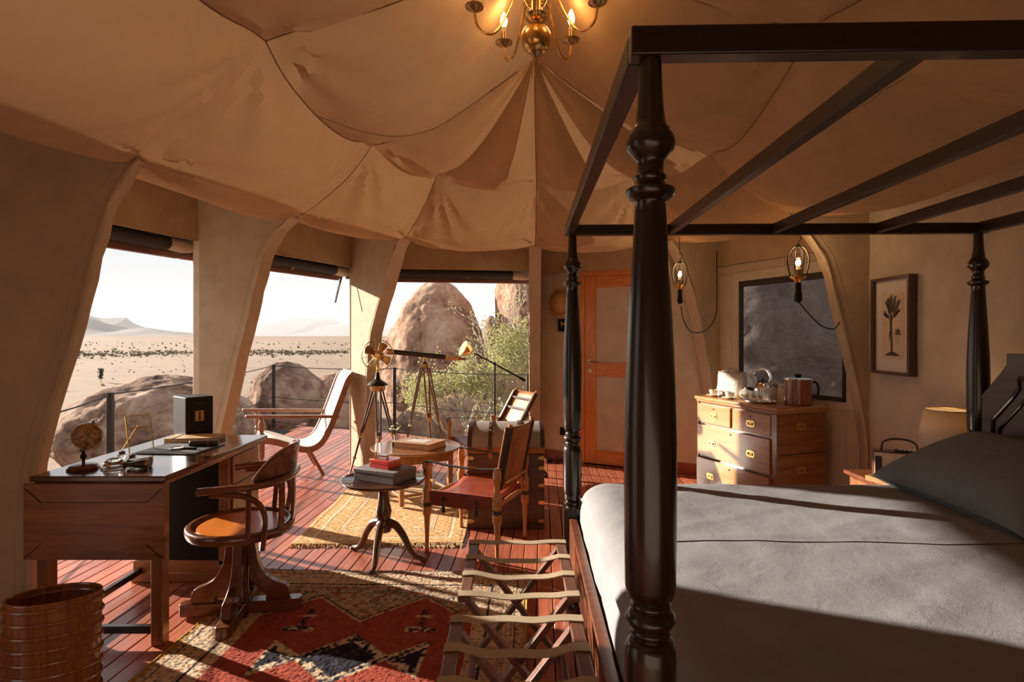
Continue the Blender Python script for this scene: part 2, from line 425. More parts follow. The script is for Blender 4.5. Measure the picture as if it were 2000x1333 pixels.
# ------------------------------------------------------------------ walls
M5 = wall_frame(W[5], W[6]); L5 = wlen(W[5], W[6])
D0, D1, DZ = 0.314 * L5, 0.712 * L5, 2.13
wb = MB()
fabric_panel(wb, 0, D0, 0, ZO, M5, amp=0.01, seed=3); fabric_panel(wb, D1, L5, 0, ZO, M5, amp=0.01, seed=7); fabric_panel(wb, D0 - 0.01, D1 + 0.01, DZ, ZO, M5, seed=4)
o = wb.build('wall_back', M_canvas); o['kind'] = 'structure'
M6 = wall_frame(W[6], W[7]); L6 = wlen(W[6], W[7])
w6x0, w6x1, w6z0, w6z1 = 0.20 * L6, 0.90 * L6, 0.93, 1.99
wb = MB()
fabric_panel(wb, 0, w6x0, 0, ZO, M6, seed=1); fabric_panel(wb, w6x1, L6, 0, ZO, M6, seed=2)
fabric_panel(wb, w6x0, w6x1, 0, w6z0, M6, seed=5); fabric_panel(wb, w6x0, w6x1, w6z1, ZO, M6, seed=6)
for zz in (0.86,): wb.bx(0.02, L6 - 0.02, -0.018, -0.008, zz, zz + 0.012, M6)
wb.bx(w6x0 - 0.14, w6x0 - 0.11, -0.016, -0.006, 0, 2.3, M6)
o = wb.build('wall_back_right', M_canvas); o['kind'] = 'structure'
MR = wall_frame(W[7], W[10]); LR = wlen(W[7], W[10])
o = fabric_panel(MB(), 0, LR, 0, ZO, MR, amp=0.012, seed=9, n=40).build('wall_right', M_canvas); o['kind'] = 'structure'
ML = wall_frame(W[0], W[2]); LL = wlen(W[0], W[2])
wl = MB(); fabric_panel(wl, 0, 0.95, 0, ZO, ML, seed=11); fabric_panel(wl, 2.15, LL, 0, ZO, ML, seed=12); fabric_panel(wl, 0.95, 2.15, 2.1, ZO, ML, seed=13)
o = wl.build('wall_left', M_canvas); o['kind'] = 'structure'
MN = wall_frame(W[10], W[0]); LN = wlen(W[10], W[0])
o = fabric_panel(MB(), 0, LN, 0, 3.5, MN, amp=0.012, seed=13, n=30).build('wall_front', M_canvas); o['kind'] = 'structure'
for nm, x0, x1 in (('baseboard_back', 0.06, D0 - 0.01), ('baseboard_back_right', D1 + 0.01, L5 - 0.02)):
    o = MB().bx(x0, x1, -0.035, -0.012, 0.0, 0.115, M5).build(nm, wood('baseboard_wood_' + nm, (0.20, 0.045, 0.022), (0.34, 0.085, 0.04), rough=0.35), bevel=0.006); o['kind'] = 'structure'

# door
M_doorw = wood('door_pine', (0.50, 0.145, 0.026), (0.82, 0.32, 0.075), rough=0.4, axis=2, scale=1.6, coat=0.15)
M_doorh = wood('door_rail_pine', (0.50, 0.145, 0.026), (0.82, 0.32, 0.075), rough=0.4, axis=0, scale=1.6, coat=0.15)
door = sroot('door_1')
door.matrix_world = M5
def dpart(name, x0, x1, y0, y1, z0, z1, m, bev=0.004, par=door): return MB().bx(x0, x1, y0, y1, z0, z1).build(name, m, par, bevel=bev)
for a, b in ((D0 - 0.06, D0 - 0.002), (D1 + 0.002, D1 + 0.06)): dpart('door_jamb', a, b, -0.045, 0.03, 0.0, DZ + 0.05, M_doorw)
dpart('door_lintel', D0 - 0.06, D1 + 0.06, -0.05, 0.03, DZ + 0.002, DZ + 0.06, M_doorh)
dpart('gap_shade_strip', D0 - 0.06, D1 + 0.06, -0.045, 0.03, 0.0, 0.011, M_black)  # black strip added under the door as the gap's shade, closing the light leak
dpart('stile', D0, D0 + 0.125, -0.04, 0.0, 0.012, DZ, M_doorw); dpart('stile', D1 - 0.125, D1, -0.04, 0.0, 0.012, DZ, M_doorw)
for z0, z1 in ((0.012, 0.17), (1.0, 1.155), (DZ - 0.13, DZ)): dpart('rail', D0 + 0.125, D1 - 0.125, -0.04, 0.0, z0, z1, M_doorh)
for z0, z1 in ((0.17, 1.0), (1.155, DZ - 0.13)): dpart('panel', D0 + 0.12, D1 - 0.12, -0.026, -0.006, z0 - 0.01, z1 + 0.01, M_canvas, 0)
h = MB(); h.cyl((D0 + 0.065, -0.04, 1.165), (D0 + 0.065, -0.05, 1.165), 0.03); h.cyl((D0 + 0.065, -0.05, 1.165), (D0 + 0.065, -0.085, 1.165), 0.010)
h.tube([(D0 + 0.065, -0.085, 1.165), (D0 + 0.10, -0.088, 1.163), (D0 + 0.17, -0.085, 1.155)], [0.012, 0.011, 0.008], 8)
h.build('door_handle', M_brassd, door)
h = MB(); h.cyl((D0 + 0.065, -0.04, 1.06), (D0 + 0.065, -0.048, 1.06), 0.026); h.build('lock_plate', M_brassd, door)
h = MB(); h.cyl((D0 + 0.065, -0.048, 1.065), (D0 + 0.065, -0.056, 1.065), 0.009); h.build('keyhole', M_brass, door)

# ------------------------------------------------------------------ window openings, each with valance, rolled blind and beam
M_beam = wood('beam_wood', (0.12, 0.045, 0.028), (0.24, 0.095, 0.055), rough=0.5, axis=0)
for n, i in enumerate((2, 3, 4)):
    a, b = W[i], W[i + 1]; L = wlen(a, b); M = wall_frame(a, b)
    wn = sroot('window_%d' % (n + 1)); wn.matrix_world = M
    I4 = Matrix.Identity(4)
    v = MB()
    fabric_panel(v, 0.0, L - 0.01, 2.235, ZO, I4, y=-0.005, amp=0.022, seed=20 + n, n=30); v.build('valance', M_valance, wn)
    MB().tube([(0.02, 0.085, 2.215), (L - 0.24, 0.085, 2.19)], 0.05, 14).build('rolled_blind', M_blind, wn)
    MB().tube([(L - 0.25, 0.085, 2.19), (L - 0.13, 0.08, 2.185), (L - 0.04, 0.08, 2.185)], [0.052, 0.058, 0.045], 14).build('blind_end', M_hem, wn)
    MB().bx(0.0, L, 0.22, 0.27, 2.105, 2.15).build('header_beam', M_beam, wn, bevel=0.004)
    MB().beam((L * 0.62, 0.05, 2.28), (L * 0.62, 0.24, 2.15), 0.035, 0.03).build('bracket', M_beam, wn)
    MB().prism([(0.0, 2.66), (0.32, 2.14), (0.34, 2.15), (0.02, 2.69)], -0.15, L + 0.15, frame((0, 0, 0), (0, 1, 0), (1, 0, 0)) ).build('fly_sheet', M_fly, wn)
    for xx in (0.03, L - 0.03): MB().bx(xx - 0.022, xx + 0.022, -0.03, 0.04, 0.0, 2.24).build('side_tape', M_canvas, wn, bevel=0.006)
    if n == 1:
        MB().ribbon(smooth_path([(L - 0.12, 0.09, 2.14), (L - 0.17, 0.10, 1.98), (L - 0.22, 0.10, 1.83)], 4), 0.03, 0.006, (0.3, 1, 0)).build('strap', M_blind, wn)
# mesh window behind the drawers
wn = sroot('window_4'); wn.matrix_world = M6
for x0, x1, z0, z1 in ((w6x0, w6x0 + 0.028, w6z0, w6z1), (w6x1 - 0.028, w6x1, w6z0, w6z1), (w6x0, w6x1, w6z0, w6z0 + 0.035), (w6x0, w6x1, w6z1 - 0.055, w6z1)):
    MB().bx(x0, x1, -0.024, 0.015, z0, z1).build('frame_edge', M_blind, wn, bevel=0.004)
m, nt, b, out = nmat('insect_mesh')
b.inputs['Base Color'].default_value = (0.03, 0.027, 0.026, 1); b.inputs['Roughness'].default_value = 0.9
tr = N(nt, 'ShaderNodeBsdfTransparent'); mx = N(nt, 'ShaderNodeMixShader'); mx.inputs['Fac'].default_value = 0.40
nt.links.new(tr.outputs[0], mx.inputs[1]); nt.links.new(b.outputs[0], mx.inputs[2]); nt.links.new(mx.outputs[0], out.inputs['Surface'])
MB().bx(w6x0 + 0.02, w6x1 - 0.02, -0.002, 0.0, w6z0 + 0.02, w6z1 - 0.04).build('insect_screen', m, wn)
MB().prism([(w6x1 - 0.15, 1.04), (w6x1 - 0.10, 1.055), (w6x1 - 0.115, 1.085)], -0.008, -0.004, RX(pi / 2) @ T(0, 0, 0.012)).build('screen_tag', M_white, wn)
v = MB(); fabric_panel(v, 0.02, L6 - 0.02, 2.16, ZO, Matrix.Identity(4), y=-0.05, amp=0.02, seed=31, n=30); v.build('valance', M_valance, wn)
MB().bx(0.05, L6 - 0.05, -0.04, -0.02, 2.08, 2.155).build('hem_strip', M_hem, wn, bevel=0.005)
v = MB(); fabric_panel(v, 0.1, L5 - 0.06, 2.19, ZO, Matrix.Identity(4), y=-0.055, amp=0.018, seed=33, n=30)
o = v.build('trim_7', M_valance); o.matrix_world = M5; o['kind'] = 'structure'
# ------------------------------------------------------------------ the desert outside
GZ = -0.9
m, nt, b, out = nmat('desert_sand')
v = coords(nt)
f1 = nz(nt, v, 0.02, 8, 0.65); f2 = nz(nt, v, 1.6, 6, 0.7)
mixf = N(nt, 'ShaderNodeMath', operation='MULTIPLY_ADD'); mixf.inputs[1].default_value = 0.55
nt.links.new(f1, mixf.inputs[0]); ml = N(nt, 'ShaderNodeMath', operation='MULTIPLY'); ml.inputs[1].default_value = 0.45
nt.links.new(f2, ml.inputs[0]); nt.links.new(ml.outputs[0], mixf.inputs[2])
nt.links.new(ramp(nt, mixf.outputs[0], [(0.32, (0.20, 0.142, 0.105)), (0.5, (0.31, 0.235, 0.178)), (0.68, (0.40, 0.315, 0.245))]), b.inputs['Base Color'])
b.inputs['Roughness'].default_value = 0.95; b.inputs['Specular IOR Level'].default_value = 0.1
bump(nt, b, f2, 0.4, 0.05); M_sand = m
def ground_z(x, y):
    r = sqrt(x * x + y * y)
    return GZ + min(0.25, r * 0.01) * noise.noise(Vector((x * 0.12, y * 0.12, 3))) + (min(r, 400) / 400) * 0.8 * noise.noise(Vector((x * 0.008, y * 0.008, 1)))
mb = MB()
ring = [0, 3, 5, 7, 9, 11, 13, 15, 17.5, 20, 24, 29, 36, 45, 60, 80, 110, 150, 220, 330, 500, 800, 1500, 3000, 6000, 14000]
seg = 96; vs_ = []; fs = []
for r in ring:
    for k in range(seg):
        a = 2 * pi * k / seg; x, y = r * cos(a), r * sin(a); vs_.append((x, y, ground_z(x, y) if r < 900 else GZ))
for i in range(len(ring) - 1):
    for k in range(seg): fs.append((i * seg + k, (i + 1) * seg + k, (i + 1) * seg + (k + 1) % seg, i * seg + (k + 1) % seg))
mb.add(vs_, fs); ground = mb.build('desert_ground', M_sand); ground['kind'] = 'structure'

# far hills: ridges with real slopes, kilometres away
M_hill = plain('hill_rock', (0.15, 0.125, 0.105), 0.95, var=0.25, scale=0.01)
def ridge(name, d, pts, depth, seed, rough=0.06):
    """pts: (px, py) crest seen from the tent, d metres away"""
    xs = []; n = 140
    P = [(at(px, py, d).x, at(px, py, d).z) for px, py in pts]
    def crest(x):
        for (a, za), (b_, zb) in zip(P, P[1:]):
            if a <= x <= b_:
                t = (x - a) / (b_ - a); t = t * t * (3 - 2 * t) * 0.6 + t * 0.4
                return lerp(za, zb, t)
        return 0
    hm = max(z for _, z in P)
    def fn(u, v_):
        x = lerp(P[0][0], P[-1][0], u); h = max(crest(x), 0.0) ; e = 1 - abs(2 * v_ - 1)
        y = d + depth * (v_ - 0.5)
        z = h * e ** 1.1
        z += hm * rough * e * (noise.fractal(Vector((x / (hm * 2.2), y / (hm * 2.2), seed)), 1.0, 2.2, 4))
        x += depth * 0.12 * noise.noise(Vector((x / hm * 0.5, y / hm * 0.5, seed + 5)))
        return Vector((x, y, max(z, -5) - (3 if e < 0.02 else 0)))
    o = MB().grid(fn, n, 24).build(name, M_hill); o['kind'] = 'structure'
ridge('mountain_ridge', 4200, [(60, 640), (110, 612), (150, 611), (190, 622), (245, 622), (275, 634), (300, 640), (330, 650), (350, 657)], 900, 1)
ridge('mountain_ridge', 3000, [(60, 640), (120, 622), (160, 618), (205, 632), (250, 644), (300, 640), (350, 648), (400, 655), (440, 657)], 700, 2)
ridge('mountain_ridge', 9000, [(440, 657), (500, 640), (530, 630), (570, 620), (620, 622), (650, 632), (690, 628), (740, 636), (800, 640), (860, 628), (905, 618), (930, 628), (990, 620), (1060, 634), (1130, 656)], 2600, 3)
ridge('mountain_ridge', 3600, [(870, 657), (905, 650), (935, 640), (960, 643), (1000, 634), (1070, 640), (1160, 657)], 900, 4)
ridge('mountain_ridge', 1500, [(885, 655), (905, 650), (925, 657), (950, 668)], 300, 5)
# dust haze over the far plain
m, nt, b, out = nmat('dust_haze'); nt.nodes.remove(b)
vsn = N(nt, 'ShaderNodeVolumeScatter'); vsn.inputs['Color'].default_value = (0.60, 0.63, 0.67, 1); vsn.inputs['Density'].default_value = 0.00019
nt.links.new(vsn.outputs[0], out.inputs['Volume'])
hz = MB().bx(-12000, 12000, 1000, 13500, -30, 330).build('dust_haze', m); hz['kind'] = 'structure'

# ------------------------------------------------------------------ boulders
def rockmat(name, c1, c2, c3, sc):
    m, nt, b, out = nmat(name)
    v = coords(nt); f = nz(nt, v, sc, 10, 0.68, 0.4); f2 = nz(nt, v, sc * 7, 6, 0.7)
    ad = N(nt, 'ShaderNodeMath', operation='MULTIPLY_ADD'); ad.inputs[1].default_value = 0.3
    nt.links.new(f2, ad.inputs[0]); nt.links.new(f, ad.inputs[2])
    nt.links.new(ramp(nt, ad.outputs[0], [(0.50, c1), (0.64, c2), (0.80, c3)]), b.inputs['Base Color'])
    b.inputs['Roughness'].default_value = 0.92; b.inputs['Specular IOR Level'].default_value = 0.15
    bump(nt, b, ad.outputs[0], 1.0, 0.22 / sc)
    return m
M_rock = rockmat('granite_red', (0.17, 0.085, 0.055), (0.46, 0.28, 0.19), (0.68, 0.49, 0.37), 0.9)
M_rocks = rockmat('granite_grey', (0.26, 0.205, 0.185), (0.42, 0.335, 0.30), (0.60, 0.48, 0.42), 1.6)
M_rockd = rockmat('granite_brown', (0.10, 0.055, 0.040), (0.30, 0.18, 0.125), (0.55, 0.39, 0.29), 1.3)
def boulder(name, label, c, r, seed, mat, shape=None, amp=0.16, sub=6, rz=0.0):
    bm = bmesh.new(); bmesh.ops.create_icosphere(bm, subdivisions=sub, radius=1.0)
    for vtx in bm.verts:
        p = vtx.co.copy(); z = p.z
        q = Vector((p.x * r[0], p.y * r[1], p.z * r[2]))
        if shape:
            k = shape(z); q.x *= k; q.y *= k
        s = 1.0 / max(min(r), 0.6)
        n1 = noise.fractal(q * s * 0.8 + Vector((seed, 0, 0)), 0.9, 2.1, 5)
        n2 = abs(noise.noise(q * s * 1.9 + Vector((0, seed, 0))))
        vtx.co = q + p * min(r) * (amp * n1 - amp * 0.7 * n2 + 0.02 * noise.noise(q * s * 9))
    me = bpy.data.meshes.new(name); bm.to_mesh(me); bm.free()
    me.polygons.foreach_set('use_smooth', [True] * len(me.polygons))
    o = mesh_obj(name, me, mat); o.location = c; o.rotation_euler = (0, 0, rz)
    return tag(o, label, 'rock', 'granite boulders outside the tent')
boulder('boulder', 'long brown egg shaped boulder outside the left opening behind the desk', (-6.15, 10.0, -0.27), (1.75, 1.45, 1.0), 2, M_rockd, lambda z: 1 - 0.18 * max(-z, 0) , 0.10)
boulder('boulder', 'rounded brown boulder behind the cane lounge chair and second canvas fin', (-4.85, 12.4, -0.25), (0.9, 0.9, 1.15), 9, M_rockd, None, 0.10)
boulder('boulder', 'tall dome shaped granite boulder outside behind the telescope', (-2.35, 17.5, 0.6), (1.62, 1.7, 2.65), 5, M_rock, lambda z: (1.0 - 0.40 * max(z, 0) ** 2 + 0.10 * max(-z, 0)), 0.085, sub=6)
boulder('boulder', 'low sunlit sandy boulder sloping up behind the cane lounge chair back', (-4.75, 15.4, -0.9), (1.2, 1.2, 1.35), 14, M_rock, None, 0.12)
boulder('boulder', 'sheer pink granite rock face at the right edge of the middle opening', (0.65, 16.5, 1.9), (1.15, 1.4, 3.9), 21, M_rock, lambda z: 1 - 0.15 * z * z, 0.07)
boulder('boulder', 'dark shaded boulder wedged between dome boulder and pink rock face', (-0.82, 22.8, -0.2), (0.65, 0.8, 2.5), 25, M_rockd, lambda z: 1 - 0.3 * max(z, 0), 0.12, sub=4)
boulder('boulder', 'low reddish brown boulder behind the white branched shrub', (-1.2, 11.6, -0.75), (1.3, 0.8, 1.0), 31, M_rockd, None, 0.12, sub=4)
boulder('boulder', 'grey shaded boulder outside behind the insect screen window', (4.6, 8.6, 0.6), (2.9, 1.7, 3.2), 41, M_rocks, None, 0.06)

# ------------------------------------------------------------------ shrub with white branches
M_bark = plain('pale_bark', (0.50, 0.42, 0.34), 0.85, var=0.3, scale=40)
m, nt, b, out = nmat('shrub_leaf')
nt.links.new(ramp(nt, nz(nt, coords(nt), 7.0, 3), [(0.35, (0.26, 0.255, 0.11)), (0.6, (0.52, 0.49, 0.27)), (0.8, (0.70, 0.64, 0.42))]), b.inputs['Base Color'])
b.inputs['Roughness'].default_value = 0.7
t = N(nt, 'ShaderNodeBsdfTranslucent'); t.inputs['Color'].default_value = (0.42, 0.42, 0.16, 1); mx = N(nt, 'ShaderNodeMixShader'); mx.inputs['Fac'].default_value = 0.3
nt.links.new(b.outputs[0], mx.inputs[1]); nt.links.new(t.outputs[0], mx.inputs[2]); nt.links.new(mx.outputs[0], out.inputs['Surface']); M_leaf = m
def shrub(label, base, boxes, nstem, seed, leaf=0.055, nleaf=46, group=None):
    rnd = random.Random(seed); rt = root('shrub', label, 'shrub', base, 0, group)
    br = MB(); lf = MB(); tips = []
    def grow(p, target, r, depth):
        pts = [p]; n = 5
        for k in range(1, n + 1):
            q = p.lerp(target, k / n) + Vector((rnd.uniform(-1, 1), rnd.uniform(-1, 1), rnd.uniform(-0.6, 0.8))) * (target - p).length * 0.09
            pts.append(q)
        br.tube(smooth_path(pts, 2), [lerp(r, r * 0.45, i / 10) for i in range(11)], 6)
        if depth == 0: tips.append(pts[-1]); tips.append(pts[-2]); return
        for k in range(3):
            s = pts[rnd.choice((3, 4, 5))]; L = (target - p).length * rnd.uniform(0.4, 0.62)
            dv = ((target - p).normalized() + Vector((rnd.uniform(-1, 1), rnd.uniform(-1, 1), rnd.uniform(-0.2, 0.9))) * 0.85).normalized()
            grow(s, s + dv * L, r * 0.5, depth - 1)
    for k in range(nstem):
        bx = rnd.choice(boxes); c = Vector([rnd.uniform(a, b_) for a, b_ in bx]) - Vector(base)
        p0 = Vector((rnd.uniform(-.12, .12), rnd.uniform(-.12, .12), 0))
        grow(p0, p0.lerp(c, 0.72), 0.032, 2)
    for bx in boxes:                            # leafy sprays fill the crown
        n = int(nleaf * (bx[0][1] - bx[0][0]) * (bx[2][1] - bx[2][0]) * 10)
        for k in range(n): tips.append(Vector([rnd.triangular(a, b_) for a, b_ in bx]) - Vector(base))
    for tp in tips:
        for k in range(7):
            c = tp + Vector((rnd.gauss(0, 1), rnd.gauss(0, 1), rnd.gauss(0, 1))) * 0.05
            d = Vector((rnd.uniform(-1, 1), rnd.uniform(-1, 1), rnd.uniform(-0.2, 1))).normalized(); s = d.orthogonal().normalized()
            L = leaf * rnd.uniform(0.6, 1.3); wd = L * 0.22
            lf.add([c, c + d * L * 0.5 + s * wd, c + d * L, c + d * L * 0.5 - s * wd], [(0, 1, 2, 3)])
    br.build('branches', M_bark, rt)
    o = lf.build('foliage', M_leaf, rt); o['kind'] = 'stuff'
    return rt
shrub('pale green shrub with twisting white branches outside the middle opening', (-0.62, 10.0, GZ),
      [((-1.95, -1.1), (9.4, 10.4), (0.1, 0.85)), ((-1.2, -0.2), (9.4, 10.5), (0.3, 1.05)), ((-0.5, 0.45), (9.3, 10.3), (0.6, 1.75)), ((-0.3, 0.5), (9.4, 10.2), (-0.2, 0.6))], 13, 5, nleaf=46)

# scrub on the plain, too many and too small to count
sc = MB(); rnd = random.Random(3)
def tuft(x, y, s):
    z = ground_z(x, y)
    for k in range(9):
        a = rnd.uniform(0, 6.28); d = Vector((cos(a) * 0.7, sin(a) * 0.7, rnd.uniform(0.5, 1.1))) * s; sd = Vector((-sin(a), cos(a), 0)) * s * 0.22
        o_ = Vector((x + rnd.uniform(-.3, .3) * s, y + rnd.uniform(-.3, .3) * s, z))
        sc.add([o_ - sd, o_ + sd, o_ + d + sd * 0.5, o_ + d - sd * 0.5], [(0, 1, 2, 3)])
for k in range(1100):
    px = rnd.uniform(60, 760); y = rnd.gauss(74, 6) + (px - 260) * 0.012; tuft((px - 1000) * y / F, y, rnd.uniform(0.10, 0.28))
for k in range(260):
    px = rnd.uniform(60, 1000); y = rnd.gauss(150, 35); tuft((px - 1000) * y / F, y, rnd.uniform(0.15, 0.4))
for k in range(200):
    px = rnd.uniform(490, 700); y = rnd.gauss(27, 1.6); tuft((px - 1000) * y / F, y, rnd.uniform(0.06, 0.2))
for k in range(160):
    px = rnd.uniform(60, 700); y = rnd.uniform(14, 60); tuft((px - 1000) * y / F, y, rnd.uniform(0.04, 0.12))
tag(sc.build('scrub', plain('dry_scrub', (0.19, 0.155, 0.10), 0.95)), 'dry dark scrub in thin bands across the plain', 'scrub', kind='stuff')
# a lone dark bush standing up on the plain
tr_ = root('tree', 'lone slim dark tree standing on the sunlit plain', 'tree', at(197, 751, 28))
tr_.location.z = ground_z(tr_.location.x, tr_.location.y)
MB().tube([(0, 0, 0), (0.03, 0, 0.25), (-0.02, 0, 0.5)], [0.05, 0.04, 0.03], 6).build('trunk', M_bark, tr_)
lf = MB()
for k in range(260):
    c = Vector((rnd.gauss(0, 0.09), rnd.gauss(0, 0.09), rnd.uniform(0.2, 0.85))); a = rnd.uniform(0, 6.28)
    lf.add([c, c + Vector((cos(a) * .05, sin(a) * .05, .03)), c + Vector((0, 0, .11)), c + Vector((-cos(a) * .05, -sin(a) * .05, .03))], [(0, 1, 2, 3)])
tr_.scale = (0.5, 0.5, 0.75)
o = lf.build('foliage', plain('dark_leaf', (0.05, 0.055, 0.03), 0.9), tr_); o['kind'] = 'stuff'

# ------------------------------------------------------------------ deck railing: posts and cables
rp = [(-2.72, 2.9), (-3.25, 4.62), (-3.78, 9.05), (-1.70, 8.27), (0.2, 7.0)]
rt = root('deck_railing', 'thin black cable railing with slim posts round the outside deck', 'railing', (0, 0, 0))
for x, y in rp[1:]:
    MB().bx(x - 0.02, x + 0.02, y - 0.02, y + 0.02, 0, 1.0).build('post', M_iron, rt, bevel=0.003)
for z in (0.985, 0.49, 0.10):
    c = MB()
    for (a, b_) in zip(rp, rp[1:]):
        c.tube([Vector((lerp(a[0], b_[0], t / 8), lerp(a[1], b_[1], t / 8), z - 0.03 * 4 * (t / 8) * (1 - t / 8))) for t in range(9)], 0.006, 6)
    c.build('cable', M_iron, rt)
# ------------------------------------------------------------------ four-poster bed
BR = -0.028
bed = root('four_poster_bed', 'dark turned four poster bed with open slatted canopy frame', 'bed', (0.263, 1.086, 0), BR)
BL, BW = 2.075, 1.90                          # along the bed, across the bed
post_prof = [(0.040, 0.0), (0.050, 0.02), (0.053, 0.05), (0.048, 0.085), (0.036, 0.10), (0.046, 0.11), (0.046, 0.125), (0.032, 0.14), (0.031, 0.155), (0.040, 0.19),
             (0.046, 0.225), (0.042, 0.255), (0.031, 0.285), (0.042, 0.292), (0.042, 0.305), (0.036, 0.315)]
post_up = [(0.036, 0.565), (0.034, 0.572), (0.045, 0.583), (0.045, 0.594), (0.035, 0.60), (0.043, 0.607), (0.043, 0.618), (0.040, 0.624), (0.046, 0.640), (0.048, 0.67), (0.0485, 0.85),
           (0.047, 0.872), (0.042, 0.884), (0.034, 0.888), (0.034, 0.893), (0.038, 0.897), (0.038, 0.902), (0.035, 0.906), (0.041, 0.912), (0.047, 0.922), (0.047, 0.930), (0.041, 0.938),
           (0.035, 0.943), (0.038, 0.948), (0.038, 0.953), (0.034, 0.957), (0.036, 0.962), (0.043, 0.967), (0.0475, 0.985), (0.049, 1.10), (0.0495, 1.26), (0.047, 1.36), (0.0405, 1.50), (0.0345, 1.60), (0.030, 1.690),
           (0.0285, 1.712), (0.031, 1.716), (0.040, 1.721), (0.046, 1.730), (0.046, 1.737), (0.036, 1.743), (0.029, 1.747), (0.027, 1.753), (0.030, 1.757), (0.030, 1.763), (0.025, 1.767), (0.0245, 1.787),
           (0.027, 1.793), (0.032, 1.798), (0.035, 1.803), (0.044, 1.812), (0.0465, 1.825), (0.044, 1.838), (0.037, 1.846), (0.036, 1.852), (0.031, 1.856), (0.028, 1.868), (0.0245, 1.90), (0.0205, 1.985)]
for u, v in ((0, 0), (0, BW), (BL, 0), (BL, BW)):
    p = MB(); p.lathe(post_prof, (u, v, 0), 28); p.lathe(post_up, (u, v, 0), 28)
    p.box((u, v, 0.44), (0.092, 0.092, 0.25))
    p.build('post', M_dark, bed, angle=50)
M_darkx = wood('dark_rail_wood', (0.008, 0.005, 0.003), (0.022, 0.011, 0.007), rough=0.35, axis=0, coat=0.15)
M_darky = wood('dark_slat_wood', (0.009, 0.005, 0.003), (0.026, 0.011, 0.006), rough=0.4, axis=1, coat=0.1)
z0, z1 = 1.983, 2.038
for v in (-0.006, BW): MB().bx(-0.04, BL + 0.04, v - 0.021, v + 0.021, z0, z1).build('canopy_rail', M_darkx, bed, bevel=0.004)
for u in (-0.018, BL): MB().bx(u - 0.022, u + 0.022, 0.016, BW - 0.022, z0, z1).build('canopy_rail', M_darky, bed, bevel=0.004)
for u in (0.51, 1.04, 1.56): MB().bx(u - 0.017, u + 0.017, 0.016, BW - 0.022, z0 + 0.004, z1 - 0.002).build('canopy_slat', M_darky, bed, bevel=0.003)
MB().bx(-0.02, 0.02, 0.046, BW - 0.046, 0.33, 0.52).build('foot_rail', M_mahog, bed, bevel=0.005)
for v in (0.0, BW): MB().bx(0.046, BL - 0.046, v - 0.018, v + 0.018, 0.33, 0.49).build('side_rail', M_darkx, bed, bevel=0.005)
MB().bx(0.02, BL - 0.02, 0.018, BW - 0.018, 0.36, 0.405).build('slat_base', M_mahog, bed)
# headboard with scooped corners and a raised bead
def scoop(ins, zt, n=7):
    a, b = 0.048 + ins, BW - 0.048 - ins
    c = 0.15                                  # corner scoop
    pts = [(a, 0.36 + ins), (b, 0.36 + ins), (b, zt - 0.215)]
    pts += [(b - c + c * cos(t), zt - 0.215 + 0.155 * (1 - sin(pi / 2 - t)) * 1.0) for t in [pi / 2 * k / n for k in range(1, n)]]
    pts += [(b - c, zt - 0.05), (b - c, zt), (a + c, zt), (a + c, zt - 0.05)]
    pts += [(a + c - c * cos(t), zt - 0.215 + 0.155 * (1 - sin(pi / 2 - t))) for t in [pi / 2 * k / n for k in range(n - 1, 0, -1)]]
    pts += [(a, zt - 0.215)]
    return pts
Mh = Matrix(((0, 0, 1, BL), (1, 0, 0, 0), (0, 1, 0, 0), (0, 0, 0, 1)))   # local x->v, y->z, z->u
M_hb = wood('headboard_wood', (0.040, 0.032, 0.027), (0.085, 0.068, 0.056), rough=0.4, axis=1, coat=0.2)
hb = MB().prism(scoop(0, 1.375), -0.022, 0.022, Mh).build('headboard', M_hb, bed, bevel=0.004)
for ins, zt, r in ((0.075, 1.262, 0.010), (0.115, 1.225, 0.008)):
    ol = [Mh @ Vector((x, y, -0.024)) for x, y in scoop(ins, zt)]
    MB().tube(ol, r, 8, closed=True).build('bead_moulding', M_dark, hb)

